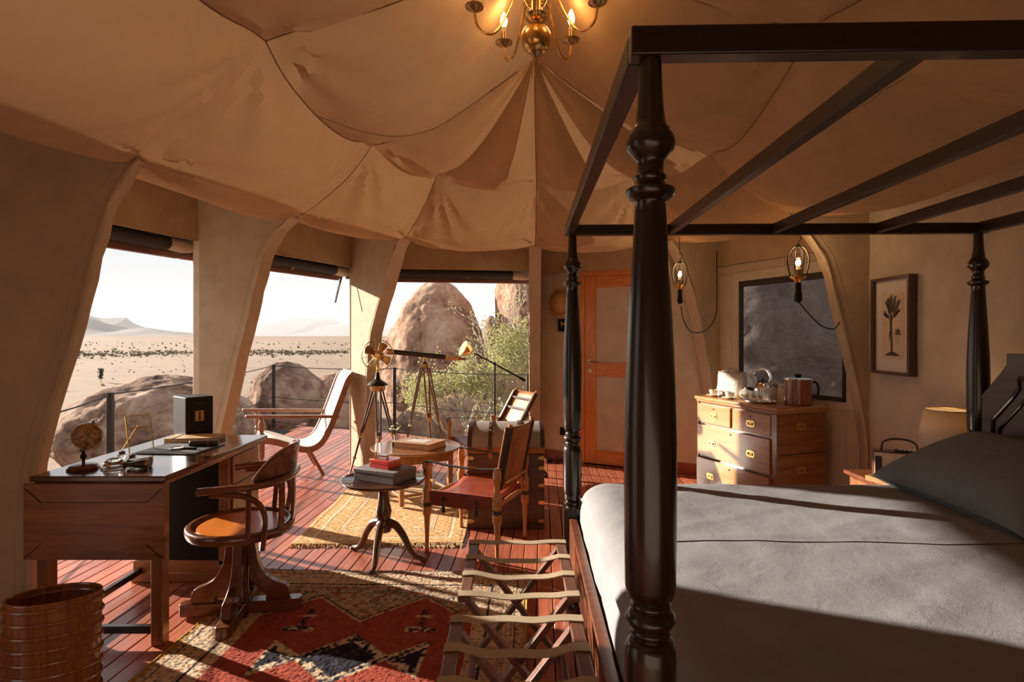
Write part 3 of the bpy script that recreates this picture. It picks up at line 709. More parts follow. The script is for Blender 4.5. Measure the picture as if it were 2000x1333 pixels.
# ------------------------------------------------------------------ bedding
M_linen = fabric('grey_linen', (0.235, 0.236, 0.245), var=0.07, weave=260, bmp=0.22, wr=3.0, wscale=3.0)
x0, x1, y0, y1, zt, zb = 0.03, BL - 0.05, 0.035, BW - 0.02, 0.725, 0.415
cover = root('bedspread', 'smooth grey linen bedspread tucked tight over the mattress', 'bedspread', bed.location, BR)
ring_n = 14; rr = 0.15
def cov(u, v):
    # u around nothing: flat grid whose border folds down; v across
    def fold(t, a, b):
        L = b - a; drop = zt - zb; tot = L + 2 * (drop)
        s = t * tot - drop
        if s < 0:
            return a, -s
        if s > L: return b, s - L
        return lerp(a, b, s / L), 0
    x, dx_ = fold(u, x0, x1); y, dy_ = fold(v, y0, y1)
    d = max(dx_, dy_)
    z = zt - d
    # rounding near the edge
    ex = min(x - x0, x1 - x); ey = min(y - y0, y1 - y)
    def rnd_(e, d_):
        s = e - d_                            # signed run over the edge
        return s
    z += 0.0
    p = Vector((x, y, z))
    # soften edges: sink the top near rim, pull the side in near top
    def q(e): return max(0.0, 1 - e / rr)
    sink = 1 - sqrt(max(0.0, 1 - min(1.0, q(ex) ** 2 + q(ey) ** 2)))
    if d == 0: p.z -= sink * rr * 0.62
    else:
        k = max(0.0, 1 - d / rr); kk = k * k
        if dx_ > 0: p.x += kk * 0.022 * (1 if u < 0.5 else -1)
        if dy_ > 0: p.y += kk * 0.022 * (1 if v < 0.5 else -1)
        p.z = min(p.z, zt - rr * 0.62) if False else lerp(zt - 0.62 * rr, zb, d / (zt - zb))
    w = 0.010 * noise.fractal(Vector((p.x * 1.7, p.y * 1.7, p.z * 1.5)), 1.0, 2.0, 3)
    a = p.x * 0.86 + p.y * 0.5; b_ = -p.x * 0.5 + p.y * 0.86
    w += 0.0035 * max(0, noise.noise(Vector((a * 1.4, b_ * 11, 4)))) ** 1.2 + 0.002 * noise.noise(Vector((p.x * 9, p.y * 9, 2)))
    w -= 0.012 * exp(-((p.y - 0.98) / 0.02) ** 2) * 0.25
    if d == 0: p.z += w
    else: p.x += w * (-1 if u < 0.5 else 1) * (dx_ > 0); p.y += w * (-1 if v < 0.5 else 1) * (dy_ > 0)
    return p
MB().grid(cov, 150, 140).build('linen_cover', M_linen, cover, angle=60)
MB().bx(x0 + 0.05, x1 - 0.05, y0 + 0.05, y1 - 0.05, 0.41, 0.60).build('mattress', plain('mattress_ticking', (0.5, 0.47, 0.42), 0.9), cover, bevel=0.03)
st = MB().tube([Vector((x, 0.955 + 0.012 * noise.noise(Vector((x * 2.2, 0, 0))) + 0.006 * sin(x * 4), cov((x - x0 + zt - zb) / (x1 - x0 + 2 * (zt - zb)), (0.955 - y0 + zt - zb) / (y1 - y0 + 2 * (zt - zb))).z + 0.001)) for x in [x0 + 0.12 + (x1 - x0 - 0.5) * k / 60 for k in range(61)]], 0.0022, 6)
st.build('seam', fabric('linen_seam', (0.12, 0.11, 0.10)), cover)

M_pill = fabric('slate_linen', (0.165, 0.20, 0.22), var=0.08, weave=260, bmp=0.3, wr=6.0, wscale=2.0)
pil = root('pillow', 'large plump slate grey pillow leaning on the headboard', 'pillow', (0, 0, 0), 0)
Mp = bed.matrix_basis if False else (Matrix.Translation(bed.location) @ RZ(BR))
def pillow_fn(sgn):
    def fn(a, b):
        x = 2 * a - 1; y = 2 * b - 1          # x up the slope, y across the bed
        ed = max(0.0, (1 - abs(x) ** 2.6)) ** 0.55 * max(0.0, (1 - abs(y) ** 3.2)) ** 0.55
        pin = 1 - 0.10 * (1 - abs(y) ** 2) * 0 - 0.07 * (1 - x * x) * 0
        X = x * 0.285 * (1 - 0.10 * (1 - y * y) * abs(x)) ; Y = y * 0.455 * (1 - 0.09 * (1 - x * x) * abs(y))
        Z = sgn * 0.135 * ed + 0.006 * noise.noise(Vector((X * 6, Y * 6, sgn)))
        return Vector((X, Y, Z))
    return fn
# local frame: x leans up against the headboard
ang = radians(21)
Mpl = Mp @ T(1.775, 1.405, 0.85) @ RY(-ang)
pm = MB(); pm.grid(pillow_fn(1), 44, 44, Mpl); pm.grid(pillow_fn(-1), 44, 44, Mpl, flip=True)
pil.location = Mpl.translation; pm2 = MB(pil.location); pm2.v = [p - pil.location for p in pm.v]; pm2.f = pm.f
pm2.build('pillow_case', M_pill, pil, angle=80)
# ------------------------------------------------------------------ writing desk
DZT = 0.80
dk = root('writing_desk', 'long mahogany writing desk with drop leaf end and pedestal by the left opening', 'desk', (-1.94, 3.22, 0))
O = dk.location
X0, X1, Y0, Y1 = -2.265, -1.625, 2.675, 3.80
tp = MB(O).bx(X0, X1, Y0, Y1, DZT - 0.028, DZT).build('top', M_desktop, dk, bevel=0.006)
MB(O).bx(X0 + 0.012, X1 - 0.012, Y0 + 0.012, Y1 - 0.012, DZT - 0.048, DZT - 0.028).build('top_moulding', M_deskw, dk, bevel=0.006)
leaf = MB(O).bx(X0 - 0.008, X1 + 0.006, Y0 - 0.022, Y0 - 0.002, 0.415, DZT - 0.030).build('drop_leaf', M_deskw, dk, bevel=0.004)
for a, b_ in (((X0, 0.75), (X0 + 0.075, 0.685)), ((X1, 0.75), (X1 - 0.075, 0.685)), ((X0, 0.425), (X0 + 0.075, 0.49)), ((X1, 0.425), (X1 - 0.075, 0.49))):
    MB(O).beam((a[0], Y0 - 0.0225, a[1]), (b_[0], Y0 - 0.0225, b_[1]), 0.003, 0.003, (0, 1, 0)).build('mitre_line', M_black, leaf)
MB(O).bx(X0 + 0.07, X1 - 0.07, Y0 - 0.0228, Y0 - 0.0215, 0.683, 0.686).build('panel_line', M_black, leaf)
for x in (X0 + 0.06, X1 - 0.045):
    MB(O).bx(x - 0.028, x + 0.028, Y0 + 0.006, Y0 + 0.062, 0, DZT - 0.048).build('leg', wood('desk_leg_wood', (0.14, 0.052, 0.02), (0.30, 0.125, 0.05), rough=0.3, axis=2, coat=0.2) if x < -2 else bpy.data.materials['desk_leg_wood'], dk, bevel=0.004)
MB(O).bx(X0 + 0.088, X1 - 0.073, Y0 + 0.02, Y0 + 0.05, 0.05, 0.085).build('stretcher', M_dark, dk, bevel=0.003)
MB(O).bx(X0 + 0.045, X0 + 0.075, Y0 + 0.062, 3.40, 0.05, 0.085).build('stretcher', M_dark, dk, bevel=0.003)
MB(O).bx(X0 + 0.12, X1 - 0.14, Y0 + 0.07, 3.39, DZT - 0.09, DZT - 0.048).build('apron', M_deskw, dk, bevel=0.003)
# pedestal
PX0, PX1, PY0, PY1 = X0 + 0.02, X1 - 0.055, 3.38, 3.78
ped = MB(O).bx(PX0, PX1, PY0 + 0.012, PY1, 0.0, DZT - 0.048).build('pedestal', M_deskw, dk, bevel=0.003)
MB(O).bx(PX0 + 0.03, PX1 - 0.06, PY0 + 0.004, PY0 + 0.013, 0.13, DZT - 0.07).build('end_panel', M_black, ped)
MB(O).bx(PX1 - 0.058, PX1, PY0, PY0 + 0.012, 0.10, DZT - 0.048).build('stile', M_deskw, ped, bevel=0.003)
MB(O).bx(PX0, PX1, PY0, PY0 + 0.012, 0.0, 0.128).build('bottom_rail', M_deskw, ped, bevel=0.004)
MB(O).bx(PX0 - 0.012, PX1 + 0.012, PY0 - 0.008, PY1 + 0.008, 0.0, 0.06).build('plinth', M_deskw, ped, bevel=0.006)
for z0, z1 in ((0.095, 0.34), (0.35, 0.56), (0.57, 0.735)):
    d = MB(O).bx(PX1 - 0.002, PX1 + 0.012, PY0 + 0.035, PY1 - 0.02, z0, z1).build('drawer', M_deskw, dk, bevel=0.003)
    zc = (z0 + z1) / 2; yc = (PY0 + PY1) / 2
    MB(O).tube(smooth_path([(PX1 + 0.012, yc - 0.05, zc + 0.01), (PX1 + 0.028, yc - 0.04, zc - 0.005), (PX1 + 0.03, yc, zc - 0.012), (PX1 + 0.028, yc + 0.04, zc - 0.005), (PX1 + 0.012, yc + 0.05, zc + 0.01)], 4), 0.004, 6).build('handle', M_brassd, d)

# ------------------------------------------------------------------ things on the desk
def desk_pt(px, py): return on(px, py, DZT)
gl = root('desk_globe', 'small antique globe on turned wooden stand at desk left corner', 'globe', desk_pt(163, 917)); gl.location.z = DZT
MB().lathe([(0.068, 0), (0.070, 0.008), (0.062, 0.014), (0.058, 0.022), (0.048, 0.027), (0.014, 0.031)], seg=8).build('base', M_mahog, gl)
MB().lathe([(0.007, 0.028), (0.007, 0.05), (0.013, 0.056), (0.015, 0.066), (0.009, 0.076), (0.006, 0.084), (0.010, 0.088), (0.003, 0.094)], seg=14).build('stem', M_iron, gl)
m, nt, b, out = nmat('globe_map')
f = nz(nt, coords(nt), 26, 6, 0.6)
nt.links.new(ramp(nt, f, [(0.44, (0.46, 0.34, 0.19)), (0.50, (0.13, 0.075, 0.03)), (0.56, (0.38, 0.22, 0.09)), (0.75, (0.50, 0.37, 0.2))]), b.inputs['Base Color']); b.inputs['Roughness'].default_value = 0.3
gc = Vector((0.018, 0, 0.165))
MB().ell(gc, 0.066, 28, 18).build('sphere', m, gl, angle=80)
Mg = T(*gc) @ RY(radians(24))
MB().tube([Mg @ Vector((0.072 * sin(t), 0.0, 0.072 * cos(t))) for t in [pi * k / 20 for k in range(21)]], 0.0035, 6).build('meridian', M_brassd, gl)
for sg in (1, -1): MB().cyl(Mg @ Vector((0, 0, sg * 0.064)), Mg @ Vector((0, 0, sg * 0.082)), 0.004, seg=8).build('axis_pin', M_iron, gl)
MB().tube([Mg @ Vector((0, 0, -0.078)), (0, 0, 0.092)], 0.004, 6).build('arm', M_iron, gl)

mg = root('magnifier', 'round glass magnifier on little brass feet beside the globe', 'magnifier', desk_pt(222, 914)); mg.location.z = DZT
r_ = MB(); r_.tube([(0.042 * cos(t), 0.042 * sin(t), 0.024) for t in [2 * pi * k / 24 for k in range(24)]], 0.005, 8, closed=True); r_.tube([(0.052 * cos(t), 0.052 * sin(t), 0.006) for t in [2 * pi * k / 24 for k in range(24)]], 0.004, 8, closed=True); r_.build('ring', M_brassd, mg)
for k in range(3):
    a = 2.1 * k + 0.5; MB().cyl((0.05 * cos(a), 0.05 * sin(a), 0), (0.044 * cos(a), 0.044 * sin(a), 0.026), 0.004, seg=8).build('foot', M_brass, mg)
MB().ell((0, 0, 0.03), (0.040, 0.040, 0.022), 22, 12).build('lens', glass('green_glass', (0.82, 0.95, 0.86)), mg, angle=80)
for i, (px, py) in enumerate(((238, 897), (258, 904))):
    j = root('ink_jar', ['little clear ink jar with dark lid behind the magnifier', 'little clear ink jar with dark lid behind the binoculars'][i], 'jar', desk_pt(px, py), 0, 'ink jars on the desk'); j.location.z = DZT
    MB().lathe([(0.018, 0), (0.021, 0.004), (0.021, 0.022), (0.013, 0.028), (0.013, 0.032)], seg=16).build('jar_body', M_clear, j)
    MB().lathe([(0.015, 0.030), (0.016, 0.033), (0.016, 0.040), (0.006, 0.044)], seg=14).build('lid', M_mahog, j)
bn = root('binoculars', 'small black and brass field binoculars lying on the desk edge', 'binoculars', desk_pt(270, 915), radians(18)); bn.location.z = DZT
for y in (-0.026, 0.026):
    MB().lathe([(0.016, -0.055), (0.017, -0.05), (0.011, -0.045), (0.012, -0.02), (0.019, 0.0), (0.023, 0.035), (0.025, 0.05), (0.022, 0.052)], seg=16, M=T(0, y, 0.0255) @ RY(pi / 2)).build('barrel', M_dkleather if y < 0 else bpy.data.materials['dark_leather'], bn)
    MB().lathe([(0.0255, 0.042), (0.0258, 0.05)], seg=16, M=T(0, y, 0.0255) @ RY(pi / 2)).build('rim', M_brass, bn)
bb = MB(); bb.bx(-0.008, 0.0, -0.026, 0.026, 0.022, 0.03); bb.bx(0.018, 0.026, -0.026, 0.026, 0.022, 0.03); bb.cyl((-0.03, 0, 0.026), (0.03, 0, 0.026), 0.006, seg=10); bb.build('bridge', M_brassd, bn)

ea = root('easel_frame', 'slim brass easel photo frame of clear glass standing on the desk', 'photo frame', desk_pt(277, 881), radians(58)); ea.location.z = DZT
Me_ = RX(radians(-14))
e_ = MB()
for x in (-0.065, 0.065): e_.tube([Me_ @ Vector((x, 0, 0)), Me_ @ Vector((x, 0, 0.205))], 0.0035, 6)
e_.tube([Me_ @ Vector((-0.065, 0, 0.205)), Me_ @ Vector((0.065, 0, 0.205))], 0.0025, 6); e_.tube([Me_ @ Vector((-0.065, 0.004, 0.135)), Me_ @ Vector((0.065, 0.004, 0.135))], 0.003, 6)
e_.build('frame', M_brass, ea)
MB().tube([Me_ @ Vector((0, 0.006, 0.15)), (-0.05, 0.12, 0.0)], 0.003, 6).build('back_leg', M_brass, ea)
MB().bx(-0.063, 0.063, -0.0015, 0.0015, 0.004, 0.203, Me_).build('glass_pane', glass('pane_glass', (0.92, 0.93, 0.90), 0.03), ea)

fb = root('file_box', 'tall black leather file box with tan card label at the desk far end', 'box', on(372, 849, DZT), radians(50)); fb.location.z = DZT
MB().bx(-0.085, 0.085, -0.15, 0.06, 0, 0.262).build('box_body', plain('black_grain_leather', (0.014, 0.012, 0.011), 0.5, bmp=0.2, spec=0.25), fb, bevel=0.006)
lb = MB().bx(-0.036, 0.030, -0.155, -0.15, 0.10, 0.178).build('label_holder', M_iron, fb, bevel=0.002)
MB().bx(-0.028, 0.022, -0.1568, -0.1548, 0.107, 0.172).build('label_card', plain('tan_card', (0.55, 0.30, 0.10), 0.7), lb)
nm = MB(); nm.bx(-0.0065, 0.0005, -0.1582, -0.1566, 0.115, 0.165); nm.bx(-0.0145, -0.0065, -0.1582, -0.1566, 0.115, 0.119); nm.bx(0.0005, 0.0085, -0.1582, -0.1566, 0.115, 0.119)
nm.build('label_mark', M_black, lb)
for z in (0.045, 0.222): MB().bx(-0.028, 0.024, -0.1585, -0.1495, z - 0.011, z + 0.011).build('pull', plain('dull_black', (0.008, 0.007, 0.006), 0.5), fb, bevel=0.004)

bl = root('desk_blotter', 'black leather writing blotter lying flat on the desk', 'blotter', on(346, 878, DZT), radians(-4)); bl.location.z = DZT
MB().bx(-0.165, 0.20, -0.15, 0.15, 0, 0.006).build('blotter_pad', plain('blotter_leather', (0.020, 0.020, 0.019), 0.35), bl, bevel=0.002)
MB().bx(-0.15, 0.185, -0.135, 0.135, 0.006, 0.0072).build('paper_sheet', plain('black_paper', (0.028, 0.028, 0.027), 0.6), bl)
ln = root('hand_lens', 'silver handled magnifying lens lying on the black blotter', 'magnifier', on(352, 880, DZT), radians(-8)); ln.location.z = DZT + 0.0075
MB().tube([(0.035 * cos(t) - 0.02, 0.035 * sin(t), 0.005) for t in [2 * pi * k / 22 for k in range(22)]], 0.0045, 6, closed=True).build('ring', M_silver, ln)
MB().lathe([(0.034, 0.0), (0.034, 0.003)], (-0.02, 0, 0.0035), 20).build('lens', M_clear, ln)
MB().tube([(0.017, 0, 0.005), (0.03, 0, 0.006), (0.10, 0, 0.007)], [0.004, 0.006, 0.007], 8).build('handle', M_black, ln)
nb = root('leather_notebook', 'tan leather notebook tied with a cord under the file box', 'notebook', on(382, 860, DZT), radians(8)); nb.location.z = DZT
MB().bx(-0.15, 0.15, -0.085, 0.085, 0.0, 0.022).build('pages', plain('page_edge', (0.62, 0.47, 0.29), 0.8), nb, bevel=0.002)
MB().bx(-0.153, 0.155, -0.088, 0.088, 0.022, 0.026).build('cover', plain('tan_hide', (0.46, 0.28, 0.11), 0.55, bmp=0.1), nb, bevel=0.0015)
nb.location.z = DZT + 0.0005
MB().ribbon([(-0.10, -0.09, 0.0275), (-0.10, 0.09, 0.0275)], 0.006, 0.002, (1, 0, 0)).build('tie_cord', M_dkleather, nb)
pc = root('pen_case', 'round black leather pen case lying before the tan notebook', 'case', on(397, 873, DZT), radians(6)); pc.location.z = DZT
MB().cyl((-0.075, 0, 0.019), (0.085, 0, 0.019), 0.019).build('case_body', M_dkleather, pc, bevel=0.004)
MB().cyl((0.03, 0, 0.019), (0.034, 0, 0.019), 0.0195).build('cap_ring', M_brassd, pc)

# ------------------------------------------------------------------ waste bin
wb_ = root('waste_bin', 'oval copper brown waste bin ringed with hoops by the desk leg', 'bin', (-1.845, 2.30, 0), radians(18))
M_bin = wood('bin_veneer', (0.15, 0.050, 0.018), (0.36, 0.14, 0.05), rough=0.2, axis=2, scale=1.5, coat=0.5)
b_ = MB(); b_.lathe([(0.150, 0.0), (0.158, 0.05), (0.164, 0.415), (0.156, 0.415), (0.150, 0.05), (0.0, 0.045)], seg=40, sy=0.62); b_.build('body', M_bin, wb_, angle=50)
for k in range(8):
    z = 0.03 + k * 0.0515; r = 0.1575 + 0.0075 * z / 0.41
    MB().tube([(r * cos(t), r * 0.62 * sin(t), z) for t in [2 * pi * i / 40 for i in range(40)]], 0.0085, 8, closed=True).build('hoop', M_bin, wb_)
MB().tube([(0.160 * cos(t), 0.160 * 0.615 * sin(t), 0.415) for t in [2 * pi * i / 40 for i in range(40)]], 0.0058, 8, closed=True).build('rim', M_bin, wb_)

# ------------------------------------------------------------------ swivel armchair
ch = root('swivel_armchair', 'bentwood swivel desk armchair with round seat and four scroll feet', 'chair', (-1.42, 3.0, 0.012), radians(8))
M_ch = wood('bentwood', (0.075, 0.022, 0.009), (0.19, 0.062, 0.022), rough=0.26, axis=0, coat=0.4)
M_seatp = plain('seat_veneer', (0.62, 0.19, 0.028), 0.3, var=0.12, scale=8, coat=0.4)
for k in range(4):
    a = pi / 2 * k; M = RZ(a)
    ft = MB(); ft.prism([(0.02, -0.035), (0.28, -0.035), (0.296, -0.028), (0.302, -0.014), (0.302, 0.014), (0.296, 0.028), (0.28, 0.035), (0.02, 0.035)], 0.0, 0.062, M); ft.build('foot', M_ch, ch, bevel=0.004)
    sc_ = smooth_path([(0.032, 0.40, 0), (0.062, 0.385, 0), (0.076, 0.33, 0), (0.088, 0.26, 0), (0.125, 0.19, 0), (0.175, 0.155, 0), (0.225, 0.135, 0), (0.240, 0.105, 0), (0.236, 0.063, 0), (0.130, 0.063, 0), (0.125, 0.09, 0), (0.07, 0.14, 0), (0.045, 0.22, 0), (0.030, 0.30, 0)], 4, True)
    MB().prism([(p.x, p.y) for p in sc_], -0.022, 0.022, M @ RX(pi / 2)).build('scroll_leg', M_ch, ch, bevel=0.003)
MB().lathe([(0.042, 0.05), (0.042, 0.10), (0.034, 0.12), (0.034, 0.345), (0.044, 0.35), (0.044, 0.40), (0.036, 0.405), (0.024, 0.41), (0.024, 0.432)], seg=20).build('column', M_ch, ch)
MB().lathe([(0.0, 0.425), (0.235, 0.425), (0.258, 0.43), (0.264, 0.445), (0.264, 0.468), (0.256, 0.476), (0.236, 0.476), (0.226, 0.470), (0.216, 0.462), (0.0, 0.459)], seg=48).build('seat_ring', M_ch, ch, angle=50)
MB().lathe([(0.214, 0.4605), (0.212, 0.465), (0.19, 0.466), (0.08, 0.462), (0.0, 0.461)], seg=44).build('seat_panel', M_seatp, ch, angle=60)
arm = smooth_path([(-0.115, 0.262, 0.70), (-0.06, 0.27, 0.706), (0.02, 0.275, 0.712), (0.13, 0.262, 0.716), (0.225, 0.18, 0.72), (0.262, 0.0, 0.722), (0.225, -0.18, 0.72), (0.13, -0.262, 0.716), (0.02, -0.275, 0.712), (-0.06, -0.27, 0.706), (-0.115, -0.262, 0.70)], 6)
MB().tube(arm, [0.024 + 0.004 * abs(2 * i / (len(arm) - 1) - 1) ** 4 for i in range(len(arm))], 10, sq=0.72).build('arm_rail', M_ch, ch, angle=60)
def crest(s):
    def fn(a, b):
        t = lerp(-radians(62), radians(62), a); r = 0.262 + s * 0.010 + 0.02 * b
        top = 0.735 + 0.135 * (1 - (abs(2 * a - 1)) ** 3.2) + 0.006
        return Vector((r * cos(t) * 0.98, r * sin(t), lerp(0.722, top, b)))
    return fn
cr = MB(); cr.grid(crest(-1), 30, 6); cr.grid(crest(1), 30, 6, flip=True)
cr.build('backrest', M_ch, ch, angle=50, solid=0.001)
cr = MB(); tl = [crest(0)(k / 30, 1) for k in range(31)]; cr.tube(tl, 0.0115, 8); cr.build('crest_edge', M_ch, ch)
for s in (-1, 1):
    MB().tube(smooth_path([(-0.06, s * 0.268, 0.685), (0.02, s * 0.272, 0.683), (0.10, s * 0.272, 0.672), (0.165, s * 0.268, 0.63), (0.185, s * 0.255, 0.56), (0.175, s * 0.232, 0.47), (0.165, s * 0.225, 0.395)], 5), 0.0145, 8).build('bent_brace', M_ch, ch)
for t in (-28, 0, 28):
    c, s_ = cos(radians(t)), sin(radians(t))
    MB().ribbon(smooth_path([(0.248 * c, 0.248 * s_, 0.425), (0.262 * c, 0.262 * s_, 0.55), (0.262 * c, 0.262 * s_, 0.71)], 4), 0.032, 0.012, (-s_, c, 0)).build('back_slat', M_ch, ch)
for s in (-1, 1):
    MB().tube([(0.10, s * 0.238, 0.46), (0.115, s * 0.262, 0.70)], 0.013, 8).build('arm_post', M_ch, ch)

# ------------------------------------------------------------------ cane lounge chair on the deck
lc = root('planters_chair', 'plantation lounge chair with white cane sling and long wooden arms on deck', 'chair', (-2.29, 6.15, 0), radians(28))
M_teak = wood('teak', (0.20, 0.085, 0.045), (0.36, 0.17, 0.095), rough=0.45, axis=0)
side = [(-0.40, 0.425), (-0.28, 0.405), (-0.12, 0.345), (0.0, 0.30), (0.10, 0.30), (0.19, 0.36), (0.27, 0.50), (0.34, 0.68), (0.41, 0.87), (0.46, 1.0), (0.52, 1.07)]
sp = smooth_path([(x, 0, z) for x, z in side], 5)
for y in (-0.265, 0.265):
    MB().ribbon([p + Vector((0, y, -0.02)) for p in sp], 0.036, 0.062, (0, 1, 0)).build('side_rail', M_teak, lc, bevel=0.006)
    MB().beam((0.05, y, 0.285), (0.20, y, 0.0), 0.036, 0.075, (0, 1, 0), 0.034, 0.045).build('back_leg', M_teak, lc, bevel=0.005)
    MB().lathe([(0.017, 0.0), (0.022, 0.03), (0.014, 0.06), (0.026, 0.11), (0.03, 0.15), (0.02, 0.20), (0.017, 0.22), (0.028, 0.23), (0.030, 0.36), (0.030, 0.43), (0.018, 0.44), (0.030, 0.455), (0.030, 0.47), (0.018, 0.485), (0.029, 0.53), (0.032, 0.57), (0.020, 0.61), (0.028, 0.63), (0.028, 0.645)], (-0.395, y, 0), 14).build('front_leg', M_teak, lc)
    MB().beam((-0.545, y * 1.06, 0.66), (0.36, y * 1.06, 0.60), 0.08, 0.030).build('arm', M_teak, lc, bevel=0.01)
for x, z in ((-0.39, 0.40), (0.10, 0.285)):
    MB().bx(x - 0.02, x + 0.02, -0.25, 0.25, z - 0.025, z + 0.015).build('cross_rail', M_teak, lc)
MB().bx(0.485, 0.525, -0.25, 0.25, 1.0, 1.06).build('head_rail', M_teak, lc, bevel=0.008)
m, nt, b, out = nmat('woven_cane')
v = coords(nt, (90, 90, 90)); ck = N(nt, 'ShaderNodeTexChecker'); ck.inputs['Scale'].default_value = 1.0; nt.links.new(v, ck.inputs['Vector'])
ck.inputs['Color1'].default_value = (0.90, 0.85, 0.77, 1); ck.inputs['Color2'].default_value = (0.72, 0.65, 0.55, 1)
nt.links.new(ck.outputs['Color'], b.inputs['Base Color']); b.inputs['Roughness'].default_value = 0.6; bump(nt, b, ck.outputs['Fac'], 0.4, 0.003); M_cane = m
MB().ribbon([p + Vector((0, 0, 0.004)) for p in sp], 0.495, 0.012, (0, 1, 0)).build('cane_sling', M_cane, lc, angle=60)
# ------------------------------------------------------------------ rugs: woven pattern as pile colours (dye, not light) on a piled mesh
def rug_mat(name):
    m, nt, b, out = nmat(name)
    at_ = N(nt, 'ShaderNodeVertexColor'); at_.layer_name = 'dye'
    f = nz(nt, coords(nt), 160, 4, 0.7)
    mr = N(nt, 'ShaderNodeMapRange'); mr.inputs['To Min'].default_value = 0.75; mr.inputs['To Max'].default_value = 1.5; nt.links.new(f, mr.inputs['Value'])
    hs = N(nt, 'ShaderNodeHueSaturation'); nt.links.new(at_.outputs['Color'], hs.inputs['Color']); nt.links.new(mr.outputs[0], hs.inputs['Value'])
    nt.links.new(hs.outputs[0], b.inputs['Base Color']); b.inputs['Roughness'].default_value = 0.95; b.inputs['Specular IOR Level'].default_value = 0.1
    bump(nt, b, f, 0.8, 0.006); return m
def rug(name, w, l, res, pattern, mat, parent, th, amp):
    nx, ny = int(w / res), int(l / res)
    xs = np.linspace(-w / 2, w / 2, nx + 1); ys = np.linspace(-l / 2, l / 2, ny + 1)
    Xg, Yg = np.meshgrid(xs, ys); rs = np.random.RandomState(4)
    n = rs.rand(*Xg.shape)
    wave = 0.004 * np.sin(Xg * 7 + 1.5 * Yg) * np.sin(Yg * 5 + 0.4)
    Z = th + amp * (n - 0.5) + np.abs(wave) * 0.6
    Xe = Xg + 0.004 * np.sin(Yg * 9); Ye = Yg + 0.008 * np.sin(Xg * 4)
    co = np.stack([Xe, Ye, Z], -1).reshape(-1, 3)
    col = pattern(Xg, Yg, rs).reshape(-1, 3)
    idx = np.arange((nx + 1) * (ny + 1)).reshape(ny + 1, nx + 1)
    fs = np.stack([idx[:-1, :-1], idx[:-1, 1:], idx[1:, 1:], idx[1:, :-1]], -1).reshape(-1, 4)
    # a skirt to the floor so that the rug has thickness
    bi = np.concatenate([idx[0, :], idx[1:, -1], idx[-1, -2::-1], idx[-2:0:-1, 0]])
    sk = co[bi].copy(); sk[:, 2] = 0.0; n0 = len(co); k = len(bi)
    skf = np.array([[bi[(i + 1) % k], bi[i], n0 + i, n0 + (i + 1) % k] for i in range(k)])
    co = np.concatenate([co, sk]); col = np.concatenate([col, col[bi]]); fs = np.concatenate([fs, skf])
    me = bpy.data.meshes.new(name); me.vertices.add(len(co)); me.vertices.foreach_set('co', co.astype(np.float32).ravel())
    me.loops.add(len(fs) * 4); me.loops.foreach_set('vertex_index', fs.astype(np.int32).ravel())
    me.polygons.add(len(fs)); me.polygons.foreach_set('loop_start', np.arange(0, len(fs) * 4, 4, dtype=np.int32)); me.polygons.foreach_set('use_smooth', np.ones(len(fs), dtype=bool))
    ca = me.color_attributes.new('dye', 'FLOAT_COLOR', 'POINT'); ca.data.foreach_set('color', np.concatenate([col, np.ones((len(col), 1))], 1).astype(np.float32).ravel())
    me.update(); me.validate()
    return mesh_obj(name, me, mat, parent)
RED = np.array((0.33, 0.070, 0.045)); CREAM = np.array((0.64, 0.49, 0.34)); INK = np.array((0.022, 0.022, 0.032)); GREY = np.array((0.30, 0.245, 0.175)); GOLD = np.array((0.44, 0.26, 0.06)); RUST = np.array((0.45, 0.15, 0.06))
def speck(rs, shp, c):                        # coarse knot noise
    a = rs.rand(shp[0] // c + 2, shp[1] // c + 2)
    return np.kron(a, np.ones((c, c)))[:shp[0], :shp[1]]
